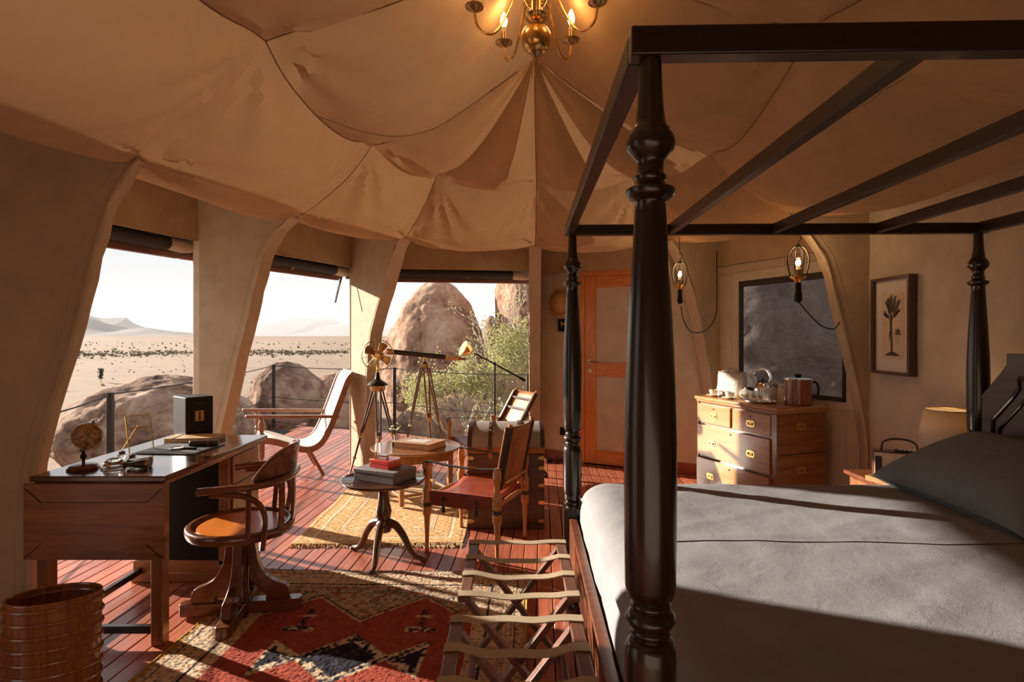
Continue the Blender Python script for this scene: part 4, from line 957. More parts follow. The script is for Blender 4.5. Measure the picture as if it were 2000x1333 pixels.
def pat_red(X, Y, rs):
    w, l = 1.64, 1.90
    out_ = np.empty(X.shape + (3,)); s1 = speck(rs, X.shape, 2); s2 = speck(rs, X.shape, 4)
    def put(mask, c): out_[mask] = c
    out_[:] = CREAM
    e = np.minimum(w / 2 - np.abs(X), (l / 2 - np.abs(Y)))
    bx_ = w / 2 - np.abs(X); by_ = l / 2 - np.abs(Y)
    # border of small figures
    fig = np.sin(X * 120) * np.sin(Y * 120) + 1.3 * (s2 - 0.5)
    put(fig > 1.0, GREY * 0.6); put(fig < -0.95, RUST); put((s1 > 0.88), GREY)
    put((e > 0.05) & (e < 0.058), INK); put((e > 0.19) & (e < 0.20), INK); put((e > 0.115) & (e < 0.122), GREY)
    put(e < 0.010, INK * 3); put((bx_ < 0.02) & (s1 > 0.3), GOLD)
    put((e < 0.05) & (e >= 0.014) & (np.sin((X + Y) * 150) > 0.5) & (s1 > 0.3), GREY * 0.7)
    # red field with zigzag ends
    xf = X + 0.02
    zig = 0.27 * np.abs(((xf / 0.58 + 0.5) % 1.0) * 2 - 1)          # valleys at x=0
    lim = 0.60 - 0.27 + zig
    inner = (np.abs(X) < w / 2 - 0.27)
    ground = (np.abs(Y) < 0.73) & inner
    put(ground, GREY); put(ground & (s2 > 0.55), CREAM * 0.75); put(ground & (s1 > 0.9), INK * 3); put(ground & (s2 < 0.10), RUST * 0.7)
    field = inner & (np.abs(Y) < lim)
    put(field, RED); put(field & (s2 > 0.8), RED * 0.82); put(field & (s2 < 0.15), RED * 1.15)
    ln = inner & (np.abs(np.abs(Y) - lim) < 0.012); put(ln & (s1 > 0.25), CREAM * 0.8); put(inner & (np.abs(np.abs(Y) - lim - 0.016) < 0.006), INK)
    # medallion: ink diamond, woven hooked outline, side arms
    dm = np.abs(X) / 0.155 + np.abs(Y) / 0.145
    ht = 0.45 * np.sin(X * 150) * np.sin(Y * 150) + 1.5 * (s2 - 0.5)
    ringm = (dm >= 1) & (dm < 1.42)
    put(ringm, GREY); put(ringm & (ht > 0.15), CREAM); put(ringm & (ht < -0.3), INK)
    put(dm < 1, INK); put((dm < 1) & (s2 > 0.85), INK * 2.2)
    ax = np.abs(X) - 0.33
    tri = (np.abs(X) > 0.20) & (np.abs(X) < 0.37) & (np.abs(Y) < (np.abs(X) - 0.17) * 0.75)
    tin = (np.abs(X) > 0.28) & (np.abs(X) < 0.35) & (np.abs(Y) < (np.abs(X) - 0.24) * 0.7)
    put(tri, GREY); put(tri & (ht > 0.1), CREAM); put(tri & (ht < -0.25), INK); put(tin, INK)
    for cx in (-0.30, 0.30):                  # small lamp-like figures
        for sy in (-1, 1):
            yy = sy * Y - 0.30; xx = X - cx
            f1 = (np.abs(xx) < 0.016) & (yy > -0.04) & (yy < 0.16); f2 = (np.abs(yy + 0.05) < 0.025) & (np.abs(xx) < 0.075)
            put(f1 & (s1 > 0.3), INK); put(f2 & (s1 > 0.25), INK); put(f2 & (ht > 0.3), CREAM)
            f3 = (np.abs(yy - 0.08) < 0.012) & (np.abs(xx) < 0.045); put(f3 & (s1 > .3), CREAM * .8)
    return out_ * (0.9 + 0.2 * s1[..., None])
r1 = root('persian_rug', 'thick red rug with dark blue diamond and cream patterned border', 'rug', (-0.765, 2.56, 0.0), radians(-2.2))
rug('pile', 1.64, 1.90, 0.0062, pat_red, rug_mat('red_rug_pile'), r1, 0.013, 0.005)
for s in (-1, 1):
    MB().tube([(s * 0.822 + 0.004 * sin(t), t, 0.009) for t in [-0.95 + 1.9 * k / 30 for k in range(31)]], 0.009, 6).build('bound_edge', plain('gold_binding', (0.40, 0.24, 0.05), 0.9), r1)
def pat_gold(X, Y, rs):
    w, l = 1.2, 1.52
    s1 = speck(rs, X.shape, 2); s2 = speck(rs, X.shape, 4)
    out_ = np.empty(X.shape + (3,)); out_[:] = np.array((0.60, 0.39, 0.18))
    def put(mask, c): out_[mask] = c
    IV = np.array((0.70, 0.57, 0.39)); BR_ = np.array((0.23, 0.105, 0.035))
    e = np.minimum(w / 2 - np.abs(X), l / 2 - np.abs(Y))
    fig = np.sin(X * 85) * np.sin(Y * 85) + 0.9 * (s2 - 0.5)
    put(fig > 0.85, BR_ * 2.0); put(fig < -0.75, IV)
    for a, b_ in ((0.10, 0.125), (0.25, 0.285)): put((e > a) & (e < b_), IV)
    for a in (0.096, 0.127, 0.246, 0.288, 0.03): put((e > a) & (e < a + 0.005) & (s1 > 0.2), BR_)
    put((e > 0.257) & (e < 0.278) & (np.sin((X + Y) * 160) > 0.3), BR_ * 1.4)
    dm = (np.abs(((X / 0.22) + 100.5) % 1 - 0.5) + np.abs(((Y / 0.22) + 100.5) % 1 - 0.5))
    inn = e > 0.30
    put(inn & (np.abs(dm - 0.36) < 0.02) & (s1 > 0.35), BR_ * 1.9); put(inn & (dm < 0.1), IV)
    return out_ * (0.85 + 0.3 * s1[..., None])
r2 = root('kilim', 'pale gold fringed kilim with cream bands under the round table', 'rug', (-0.945, 4.75, 0.0), radians(0.5))
rug('weave', 1.2, 1.52, 0.008, pat_gold, rug_mat('gold_rug_pile'), r2, 0.008, 0.003)
fr = MB(); rnd = random.Random(8)
for sy in (-1, 1):
    for k in range(150):
        x = -0.59 + 1.18 * k / 149; y = sy * 0.758
        p = [(x, y, 0.006), (x + rnd.uniform(-.012, .012), y + sy * 0.035, 0.005), (x + rnd.uniform(-.025, .025), y + sy * rnd.uniform(0.055, 0.085), 0.003)]
        fr.tube(p, [0.0032, 0.003, 0.002], 4)
o = fr.build('fringe', plain('fringe_wool', (0.50, 0.36, 0.19), 0.95), r2); o['kind'] = 'stuff'

# ------------------------------------------------------------------ tripod side table with boxes
st_c = (-0.845, 3.755, 0)
tt = root('tripod_table', 'small dark round pedestal table on three cabriole feet', 'table', st_c)
M_trip = wood('tripod_table_wood', (0.060, 0.024, 0.012), (0.14, 0.060, 0.028), rough=0.25, axis=2, coat=0.4)
TZ = 0.52
MB().lathe([(0.0, TZ - 0.022), (0.24, TZ - 0.022), (0.268, TZ - 0.016), (0.278, TZ - 0.004), (0.278, TZ + 0.004), (0.268, TZ + 0.006), (0.262, TZ), (0.0, TZ - 0.001)], seg=48).build('top', M_desktop, tt, angle=50)
MB().lathe([(0.050, 0.175), (0.056, 0.20), (0.048, 0.23), (0.036, 0.245), (0.050, 0.27), (0.053, 0.31), (0.040, 0.36), (0.033, 0.42), (0.038, 0.47), (0.055, TZ - 0.022)], seg=22).build('column', M_trip, tt)
for a in (-92, -14, 150):
    a = radians(a); d = Vector((cos(a), sin(a), 0))
    pts = smooth_path([d * 0.03 + Vector((0, 0, 0.235)), d * 0.09 + Vector((0, 0, 0.215)), d * 0.145 + Vector((0, 0, 0.15)), d * 0.185 + Vector((0, 0, 0.075)), d * 0.225 + Vector((0, 0, 0.030)), d * 0.275 + Vector((0, 0, 0.016))], 5)
    n = len(pts); MB().tube(pts, [lerp(0.030, 0.0155, (i / n) ** 0.7) for i in range(n)], 10).build('leg', M_trip, tt)
    MB().ell(d * 0.272 + Vector((0, 0, 0.0145)), (0.026, 0.026, 0.0145), 14, 8).build('pad_foot', M_trip, tt)
gb = root('grey_box', 'flat grey covered box lying on the small tripod table', 'box', (st_c[0] + 0.01, st_c[1] + 0.0, TZ), radians(-28))
MB().bx(-0.165, 0.165, -0.115, 0.115, 0.0, 0.052).build('box_tray', plain('plum_cloth', (0.16, 0.14, 0.16), 0.7), gb, bevel=0.003)
MB().bx(-0.167, 0.167, -0.117, 0.117, 0.052, 0.076).build('box_lid', plain('plum_cloth_lid', (0.18, 0.165, 0.185), 0.65), gb, bevel=0.003)
rb = root('red_box', 'small glossy red box stacked on top of the grey box', 'box', (st_c[0] + 0.012, st_c[1] + 0.0, TZ + 0.0765), radians(-32))
MB().bx(-0.083, 0.083, -0.06, 0.06, 0.0, 0.030).build('box_tray', plain('red_lacquer', (0.50, 0.035, 0.025), 0.3, coat=0.3), rb, bevel=0.002)
MB().bx(-0.085, 0.085, -0.062, 0.062, 0.0305, 0.054).build('box_lid', plain('red_lacquer_lid', (0.56, 0.05, 0.035), 0.28, coat=0.3), rb, bevel=0.002)
cb = root('crystal_block', 'small clear crystal trinket box on the red box', 'trinket', (st_c[0] - 0.005, st_c[1], TZ + 0.131), radians(-20))
MB().bx(-0.036, 0.036, -0.026, 0.026, 0.0, 0.02).build('box_body', glass('crystal', (0.95, 0.9, 0.86), 0.08), cb, bevel=0.004)
MB().bx(-0.037, 0.037, -0.027, 0.027, 0.0205, 0.0265).build('box_lid', M_silver, cb, bevel=0.002)
MB().prism([(-0.042, 0.0), (-0.03, 0.0), (-0.026, 0.035), (-0.03, 0.055), (-0.037, 0.03)], 0.028, 0.032, RX(pi / 2)).build('card', M_paper, cb)

# ------------------------------------------------------------------ round drop-side table with book and flowers
rt_c = Vector((-0.862, 5.13, 0.008)); RTZ = 0.462
rt = root('round_table', 'low round oak table on square legs standing on the gold kilim', 'table', rt_c)
M_rtop = wood('round_top_wood', (0.20, 0.085, 0.032), (0.36, 0.175, 0.075), rough=0.2, axis=0, coat=0.5)
MB().lathe([(0.0, RTZ - 0.022), (0.375, RTZ - 0.022), (0.396, RTZ - 0.016), (0.402, RTZ - 0.006), (0.396, RTZ), (0.0, RTZ)], seg=56).build('top', M_rtop, rt, angle=40)
Mr = RZ(radians(32))
for x in (-0.225, 0.225):
    for y in (-0.225, 0.225):
        p = Mr @ Vector((x, y, 0)); lg = MB(); lg.beam(p + Vector((0, 0, 0.008)), p + Vector((0, 0, RTZ - 0.022)), 0.036, 0.036, (cos(radians(32)), sin(radians(32)), 0), 0.05, 0.05); lg.build('leg', M_oak, rt, bevel=0.003)
for a, b_ in (((-.225, -.225), (.225, -.225)), ((.225, -.225), (.225, .225)), ((.225, .225), (-.225, .225)), ((-.225, .225), (-.225, -.225))):
    p, q = Mr @ Vector((*a, RTZ - 0.07)), Mr @ Vector((*b_, RTZ - 0.07))
    MB().beam(p, q, 0.022, 0.09).build('apron', M_oak, rt, bevel=0.003)
    p.z = q.z = 0.09; MB().beam(p, q, 0.03, 0.022).build('stretcher', M_oak, rt, bevel=0.003)
bk = root('picture_book', 'large wooden covered book with a pale label on round table', 'book', (-0.82, 5.07, RTZ + 0.0085), radians(-26))
MB().bx(-0.19, 0.19, -0.14, 0.14, 0.0, 0.012).build('back_cover', M_oak, bk, bevel=0.002)
MB().bx(-0.182, 0.184, -0.132, 0.132, 0.012, 0.046).build('pages', plain('book_pages', (0.50, 0.32, 0.16), 0.8), bk)
MB().bx(-0.192, 0.19, -0.14, 0.14, 0.046, 0.058).build('front_cover', wood('book_wood', (0.34, 0.17, 0.075), (0.50, 0.28, 0.14), rough=0.4), bk, bevel=0.002)
MB().bx(-0.197, -0.188, -0.14, 0.14, 0.0, 0.058).build('spine', M_mahog, bk, bevel=0.002)
MB().bx(-0.10, 0.10, -0.08, 0.075, 0.058, 0.0595).build('label_plate', plain('pale_label', (0.62, 0.56, 0.50), 0.4), bk)
vs0 = root('flower_glass', 'small glass of white and yellow flowers behind the book', 'vase', (-1.055, 5.27, RTZ + 0.0085))
MB().lathe([(0.028, 0.0), (0.034, 0.006), (0.040, 0.075), (0.037, 0.075), (0.031, 0.01), (0.0, 0.008)], seg=20).build('glass_cup', M_clear, vs0)
M_stem = plain('stem_green', (0.11, 0.14, 0.05), 0.7); M_pet = plain('white_petal', (0.76, 0.72, 0.56), 0.7); M_eye = plain('yellow_heart', (0.60, 0.40, 0.06), 0.7)
rnd = random.Random(11)
def flower(par, c):
    p = MB(); n = Vector((rnd.uniform(-.6, .6), rnd.uniform(-1, 0.2), 1)).normalized(); s = n.orthogonal().normalized(); t_ = n.cross(s)
    for k in range(6):
        a = k * pi / 3; d = s * cos(a) + t_ * sin(a); e = s * cos(a + .5) + t_ * sin(a + .5); f_ = s * cos(a - .5) + t_ * sin(a - .5)
        p.add([c, c + f_ * .011, c + d * .021, c + e * .011], [(0, 1, 2, 3)])
    o = p.build('petals', M_pet, par, solid=0.001); MB().ell(c + n * 0.002, 0.006, 8, 6).build('flower_heart', M_eye, o)
for k in range(11):
    tip = Vector((rnd.gauss(0, .04), rnd.gauss(0, .04), rnd.uniform(0.10, 0.155)))
    sm = MB().tube(smooth_path([Vector((tip.x * .3, tip.y * .3, 0.012)), Vector((tip.x * .5, tip.y * .5, 0.07)), tip], 3), 0.0016, 5).build('flower_stem', M_stem, vs0); flower(sm, tip)

# ------------------------------------------------------------------ campaign chairs
M_chw = wood('roorkhee_wood', (0.40, 0.15, 0.042), (0.62, 0.28, 0.09), rough=0.32, axis=2, coat=0.3)
def campaign_chair(loc, rz, label, lean=0.20, lace=False):
    c = root('campaign_chair', label, 'chair', loc, rz, 'folding leather campaign chairs')
    a, b_ = 0.257, 0.255
    for sx in (-1, 1):
        for sy in (-1, 1):
            p = (sx * a, sy * b_, 0)
            lg = MB().lathe([(0.012, 0.0), (0.017, 0.010), (0.015, 0.022), (0.012, 0.03), (0.0145, 0.12), (0.021, 0.235), (0.024, 0.25), (0.030, 0.256), (0.030, 0.305), (0.026, 0.315), (0.026, 0.335), (0.030, 0.345), (0.030, 0.425), (0.020, 0.445), (0.019, 0.48), (0.022, 0.51), (0.028, 0.525), (0.028, 0.585), (0.022, 0.605), (0.0, 0.61)], p, 12).build('leg', M_chw, c, angle=45)
            MB().lathe([(0.0305, 0.312), (0.0315, 0.316), (0.0315, 0.334), (0.0305, 0.338)], p, 12).build('leg_strap', M_dkleather, lg)
            MB().cyl((p[0], p[1] + sy * 0.026, 0.555), (p[0], p[1] + sy * 0.032, 0.555), 0.010, seg=10).build('stud', M_brass, lg)
    for sy in (-1, 1):
        MB().tube([(-a + 0.02, sy * b_, 0.395), (0, sy * b_, 0.398), (a - 0.02, sy * b_, 0.395)], [0.013, 0.019, 0.013], 10).build('seat_rail', M_chw, c)
    for sx in (-1, 1):
        MB().tube([(sx * a, -b_ + 0.02, 0.36), (sx * a, 0, 0.363), (sx * a, b_ - 0.02, 0.36)], [0.013, 0.018, 0.013], 10).build('seat_rail', M_chw, c)
    def seat(u, v):
        y = lerp(-b_ - 0.012, b_ + 0.012, v); x = lerp(-a + 0.035, a - 0.035, u)
        return Vector((x, y, 0.416 - 0.045 * (1 - (y / b_) ** 2) if abs(y) < b_ else 0.416))
    s = MB().grid(seat, 10, 20).build('seat', M_redleather, c, solid=0.006)
    for sy in (-1, 1):
        MB().bx(-a + 0.035, a - 0.035, sy * (b_ + 0.016) - 0.003, sy * (b_ + 0.016) + 0.003, 0.325, 0.415).build('seat_flap', M_redleather, c)
        for x in (-0.12, 0.12):
            bk_ = MB().bx(x - 0.011, x + 0.011, sy * (b_ + 0.0215) - 0.002, sy * (b_ + 0.0215) + 0.002, 0.285, 0.39).build('buckle_strap', M_dkleather, c)
            MB().tube([(x - .014, sy * (b_ + .026), .335), (x + .014, sy * (b_ + .026), .335), (x + .014, sy * (b_ + .026), .36), (x - .014, sy * (b_ + .026), .36)], 0.0025, 5, closed=True).build('buckle', M_brass, bk_)
        arm_ = smooth_path([(a + 0.024, sy * b_, 0.56), (a + 0.02, sy * b_, 0.602), (a - 0.02, sy * b_, 0.614), (0.1, sy * b_, 0.598), (-0.08, sy * b_, 0.590), (-a + 0.02, sy * b_, 0.598), (-a - 0.03, sy * (b_ - 0.01), 0.60)], 5)
        st_ = MB().ribbon(arm_, 0.034, 0.006, (0, 1, 0)).build('arm_strap', M_dkleather, c)
        MB().tube([(-0.10, sy * b_ - 0.02, 0.597), (-0.10, sy * b_ + 0.02, 0.597), (-0.06, sy * b_ + 0.02, 0.597), (-0.06, sy * b_ - 0.02, 0.597)], 0.003, 5, closed=True).build('buckle', M_brass, st_)
    # reclining back: two stiles, leather panel wrapped round them
    def bp(z): return -a + 0.02 - (z - 0.42) * lean
    for sy in (-1, 1):
        y = sy * (b_ - 0.052)
        MB().tube([(bp(0.40), y, 0.40), (bp(0.6), y, 0.6), (bp(0.885), y, 0.885)], [0.016, 0.019, 0.014], 10).build('back_stile', M_chw, c)
        MB().cyl((bp(0.57), y, 0.57), (-a, sy * b_, 0.575), 0.008, seg=8).build('pivot', M_brass, c)
    def back(u, v):
        y = lerp(-(b_ - 0.025), b_ - 0.025, u); z = lerp(0.455, 0.865, v)
        return Vector((bp(z) - 0.035 * (1 - (2 * u - 1) ** 2) + 0.022 * (abs(2 * u - 1) ** 6), y, z + 0.012 * (2 * u - 1) ** 2 * (v - 0.5)))
    bk_ = MB().grid(back, 18, 12).build('back_leather', M_leather, c, solid=0.006)
    for sy in (-1, 1):
        y = sy * (b_ - 0.052)
        MB().tube([(bp(z), y, z) for z in (0.46, 0.6, 0.75, 0.862)], [0.0245] * 4, 12).build('back_sleeve', M_dkleather, bk_)
    for z in (0.70, 0.80) if lace else ():
        MB().ribbon([(bp(z) + 0.012, -b_ + 0.06, z), (bp(z) + 0.010, 0, z), (bp(z) + 0.012, b_ - 0.06, z)], 0.022, 0.004, (0, 0, 1)).build('lace_strap', M_dkleather, bk_)
    MB().tube([(bp(0.50) - 0.03, -b_ + 0.06, 0.50), (bp(0.5) - 0.035, 0, 0.50), (bp(0.50) - 0.03, b_ - 0.06, 0.50)], 0.012, 8).build('back_bar', M_chw, c)
    return c
cc = campaign_chair((-0.24, 3.995, 0), radians(158.3), 'brown leather campaign chair with strap arms before the trunk')
c2 = campaign_chair((-0.30, 5.80, 0), radians(-150), 'second leather campaign chair half hidden behind the domed trunk', 0.62, True)

# ------------------------------------------------------------------ domed trunk
tk = root('domed_trunk', 'dark domed travel trunk with grey canvas lid and brass fittings', 'trunk', (-0.045, 4.58, 0))
tx, ty0, ty1, tz = 0.290, -0.27, 0.27, 0.565
M_tk = wood('trunk_wood', (0.060, 0.024, 0.012), (0.15, 0.062, 0.028), rough=0.35, axis=0, coat=0.2)
body = MB().bx(-tx, tx, ty0, ty1, 0.0, tz).build('body', M_tk, tk, bevel=0.006)
hw = (ty1 - ty0) / 2
def dome(t): return (-cos(t) * hw, tz + 0.05 + 0.155 * sin(t))
arc = [dome(pi * k / 20) for k in range(21)]
poly = [(ty0, tz + 0.002), (ty0, tz + 0.05)] + arc[1:-1] + [(ty1, tz + 0.05), (ty1, tz + 0.002)]
Mt = frame((0, 0, 0), (0, 1, 0), (1, 0, 0))
lid = MB().prism(poly, -tx, tx, Mt).build('lid', fabric('trunk_canvas', (0.33, 0.29, 0.27), bmp=0.4), tk, angle=30)
MB().bx(-tx - 0.004, tx + 0.004, ty0 - 0.004, ty1 + 0.004, tz + 0.002, tz + 0.05).build('lid_rim', M_leather, lid, bevel=0.004)
for sx in (-1, 1):
    MB().ribbon([Vector((sx * (tx - 0.014), y, z + 0.003)) for y, z in arc], 0.032, 0.006, (1, 0, 0)).build('edge_binding', M_dkleather, lid)
for x in (-0.12, 0.10):
    pts = [Vector((x, ty0 - 0.006, tz - 0.01)), Vector((x, ty0 - 0.008, tz + 0.05))] + [Vector((x, y * 1.005, z + 0.005)) for y, z in arc[1:-1]] + [Vector((x, ty1 + 0.007, tz + 0.03))]
    s = MB().ribbon(pts, 0.026, 0.005, (1, 0, 0)).build('lid_strap', M_dkleather, tk)
    MB().prism([(-0.017, 0.0), (0.017, 0.0), (0.016, -0.05), (0.0, -0.075), (-0.016, -0.05)], 0.0, 0.005, T(x, ty0 - 0.006, tz + 0.03) @ RX(pi / 2)).build('strap_tip', M_leather, s)
    for k in range(3, 13, 2): MB().ell((x, arc[k][0] * 1.01, arc[k][1] + 0.0075), (0.003, 0.003, 0.002), 6, 4).build('strap_stud', M_brassd, s)
for sx in (-1, 1):
    for z in (0.06, 0.20, 0.33, 0.46, 0.535):
        MB().prism([(0, -0.014), (-sx * 0.035, -0.014), (-sx * 0.05, 0), (-sx * 0.035, 0.014), (0, 0.014)], 0.0, 0.004, T(sx * tx, ty0 - 0.0005, z) @ RX(pi / 2)).build('corner_plate', M_brass, tk)
    MB().tube(smooth_path([(sx * (tx + 0.004), -0.09, 0.36), (sx * (tx + 0.03), -0.07, 0.34), (sx * (tx + 0.034), 0, 0.335), (sx * (tx + 0.03), 0.07, 0.34), (sx * (tx + 0.004), 0.09, 0.36)], 4), 0.010, 8).build('handle', M_dkleather, tk)
MB().bx(-0.04, 0.04, ty0 - 0.006, ty0 + 0.001, tz - 0.075, tz + 0.015).build('lock_plate', M_brassd, tk, bevel=0.003)

# ------------------------------------------------------------------ folding luggage racks
M_rack = wood('rack_wood', (0.085, 0.030, 0.018), (0.19, 0.078, 0.045), rough=0.4, axis=1, coat=0.1)
M_web = fabric('webbing', (0.42, 0.335, 0.225), weave=400, bmp=0.6)
def luggage_rack(x, y, label):
    r = root('luggage_rack', label, 'luggage rack', (x, y, 0), 0.0, 'folding luggage racks by the bed foot')
    Lh, Wd, H = 0.285, 0.195, 0.52
    for s in (-1, 1):
        MB().bx(s * Wd - 0.021, s * Wd + 0.021, -Lh, Lh, H - 0.022, H).build('top_rail', M_rack, r, bevel=0.004)
        for yy in ((-Lh + 0.03, Lh - 0.06) if s < 0 else (-Lh + 0.058, Lh - 0.032)):
            MB().beam((s * (Wd - 0.005), yy, H - 0.022), (-s * (Wd + 0.0), yy, 0.006), 0.022, 0.040, (0, 1, 0)).build('cross_leg', M_rack, r, bevel=0.003)
        MB().bx(-s * Wd - 0.012, -s * Wd + 0.012, -Lh + 0.06, Lh - 0.07, 0.05, 0.072).build('foot_bar', M_rack, r, bevel=0.003)
        for yy in (-Lh + 0.035, Lh - 0.035): MB().cyl((s * Wd, yy, H), (s * Wd, yy, H + 0.001), 0.005, seg=8).build('screw', M_black, r)
    for yy in (-Lh + 0.018, Lh - 0.018): MB().cyl((0.0, yy - 0.035 * (1 if yy < 0 else -1) * -1, H / 2 - 0.008), (0.0, yy + 0.05 * (1 if yy < 0 else -1), H / 2 - 0.008), 0.007, seg=10).build('pivot_bolt', M_silver, r)
    for k, yy in enumerate((-Lh + 0.024, -Lh / 3 + 0.01, Lh / 3 - 0.01, Lh - 0.024)):
        sag = (0.012, 0.018, 0.020, 0.004)[k]
        pts = [Vector((-Wd - 0.024, yy, H - 0.02)), Vector((-Wd - 0.024, yy, H + 0.003))] + [Vector((lerp(-Wd + 0.02, Wd - 0.02, t / 12), yy + 0.006 * sin(t + k), H + 0.003 - sag * 4 * (t / 12) * (1 - t / 12))) for t in range(13)] + [Vector((Wd + 0.024, yy, H + 0.003)), Vector((Wd + 0.024, yy, H - 0.02))]
        MB().ribbon(pts, 0.042, 0.004, (0, 1, 0)).build('webbing_strap', M_web, r)
    return r
lr = luggage_rack(0.025, 2.335, 'folding wooden luggage rack with webbing straps, farther of the pair')
l2 = dup(lr); l2.location = (0.015, 1.63, 0); l2['label'] = 'folding wooden luggage rack with webbing straps, nearer of the pair'

# ------------------------------------------------------------------ fan on a tripod
def tripod(par, top, feet, dbl=True, r=0.014, mat=None, bands=True):
    mat = mat or M_dark
    for f in feet:
        f = Vector(f); t = Vector(top); d = (f - t); h = Vector((f.x - t.x, f.y - t.y, 0)).normalized(); s = Vector((-h.y, h.x, 0))
        a = t + h * 0.035; m_ = a.lerp(f, 0.52)
        lg = MB().tube([a.lerp(f, 0.46), f], [r * 0.85, r * 0.6], 8).build('leg', mat, par)
        for sg in (-1, 1):
            MB().tube([a + s * sg * 0.028, m_ + s * sg * 0.016], r * 0.68, 8).build('leg_rod', mat, lg)
        if bands:
            for q in (0.50, 0.53, 0.78): MB().cyl(a.lerp(f, q), a.lerp(f, q + 0.02), r * 1.25, seg=10).build('brass_band', M_brass, lg)
            kn = a.lerp(f, 0.535); MB().cyl(kn, kn + s * 0.03, 0.006, seg=8).build('thumb_screw', M_brass, lg)
            MB().cyl(a.lerp(f, 0.95), f, r * 0.8, 0.004, 8).build('spike_tip', M_brass, lg)
M_trp = wood('tripod_wood', (0.035, 0.016, 0.010), (0.10, 0.046, 0.025), rough=0.3, axis=2, coat=0.3)
fn = root('tripod_fan', 'brass caged desk fan mounted on tall dark wooden tripod', 'fan', (-1.365, 5.80, 0), radians(14))
tripod(fn, (0, 0, 0.93), [(-0.285, 0.20, 0.0), (0.26, 0.16, 0.0), (0.02, -0.30, 0.0)], mat=M_trp)
MB().lathe([(0.07, 0.90), (0.078, 0.915), (0.078, 0.95), (0.085, 0.955)], seg=20).build('tripod_head', M_brassd, fn)
MB().lathe([(0.100, 0.955), (0.102, 0.965), (0.085, 0.985), (0.055, 1.0), (0.03, 1.02), (0.022, 1.05), (0.018, 1.09)], seg=24).build('fan_base', M_iron, fn)
Mf = T(0, -0.02, 1.262)
MB().tube([Vector((0, 0.05, 1.07)), Vector((0, 0.06, 1.15)), Vector((0, 0.06, 1.21))], 0.014, 8).build('stem', M_brass, fn)
MB().lathe([(0.02, 0.0), (0.055, 0.015), (0.065, 0.04), (0.065, 0.09), (0.05, 0.12), (0.02, 0.135)], seg=20, M=T(0, 0.03, 1.262) @ RX(-pi / 2)).build('motor', M_brass, fn)
cg = MB(); cg.tube([Mf @ Vector((0.156 * cos(t), -0.02, 0.156 * sin(t))) for t in [2 * pi * k / 36 for k in range(36)]], 0.0042, 6, closed=True); cg.tube([Mf @ Vector((0.15 * cos(t), 0.06, 0.15 * sin(t))) for t in [2 * pi * k / 36 for k in range(36)]], 0.004, 6, closed=True)
cage = MB().tube([Mf @ Vector((0.156 * cos(t), -0.025, 0.156 * sin(t))) for t in [2 * pi * k / 36 for k in range(36)]], 0.0045, 6, closed=True).build('cage_ring', M_brassd, fn)
for k in range(8):
    a = 2 * pi * k / 8 + 0.2; c, s = cos(a), sin(a)
    MB().tube(smooth_path([Mf @ Vector((0.156 * c, -0.025, 0.156 * s)), Mf @ Vector((0.165 * c, 0.03, 0.165 * s)), Mf @ Vector((0.13 * c, 0.085, 0.13 * s)), Mf @ Vector((0.05 * c, 0.10, 0.05 * s))], 3), 0.0026, 5).build('cage_wire', M_brassd, cage)
hub = MB().lathe([(0.028, 0.0), (0.028, 0.025), (0.02, 0.032)], seg=16, M=Mf @ T(0, 0.0, 0) @ RX(pi / 2)).build('hub', M_brass, fn)
for k in range(4):
    Mb = Mf @ Matrix.Rotation(pi / 2 * k + 0.35, 4, 'Y') @ T(0, -0.005, 0)
    MB().grid(lambda u, v: Mb @ Vector((lerp(-0.02, 0.05 + 0.0 * u, v) * (0.5 + 0.8 * u), (v - 0.5) * 0.045, 0.022 + 0.115 * u - 0.012 * (2 * v - 1) ** 2 * u)), 8, 6).build('blade', M_brassd, hub, solid=0.002)

# ------------------------------------------------------------------ telescope on a tripod
ts = root('telescope', 'long brass tipped telescope on pale wooden tripod by middle opening', 'telescope', (-0.93, 6.10, 0), 0)
M_trl = wood('pale_tripod_wood', (0.15, 0.06, 0.03), (0.32, 0.15, 0.075), rough=0.35, axis=2, coat=0.3)
tripod(ts, (0, 0, 1.14), [(-0.24, -0.14, 0), (0.27, -0.10, 0), (0.04, 0.27, 0)], mat=M_trl)
MB().lathe([(0.045, 1.11), (0.055, 1.12), (0.055, 1.16), (0.03, 1.175), (0.016, 1.185), (0.014, 1.225)], seg=16).build('tripod_head', M_brassd, ts)
d = Vector((0.80, 0.10, -0.085)).normalized(); c0 = Vector((0, 0, 1.252))
MB().cyl(c0 - d * 0.36, c0 + d * 0.22, 0.027, seg=18).build('tube', M_dkleather, ts)
MB().cyl(c0 - d * 0.40, c0 - d * 0.345, 0.031, seg=18).build('objective_ring', M_brass, ts)
MB().cyl(c0 + d * 0.215, c0 + d * 0.36, 0.020, seg=16).build('draw_tube', M_brass, ts); MB().cyl(c0 + d * 0.36, c0 + d * 0.44, 0.015, seg=16).build('eyepiece', M_brassd, ts)
MB().cyl(c0 + Vector((0, 0, -0.045)), c0 + Vector((0, 0, -0.02)), 0.02, seg=12).build('cradle', M_brass, ts)

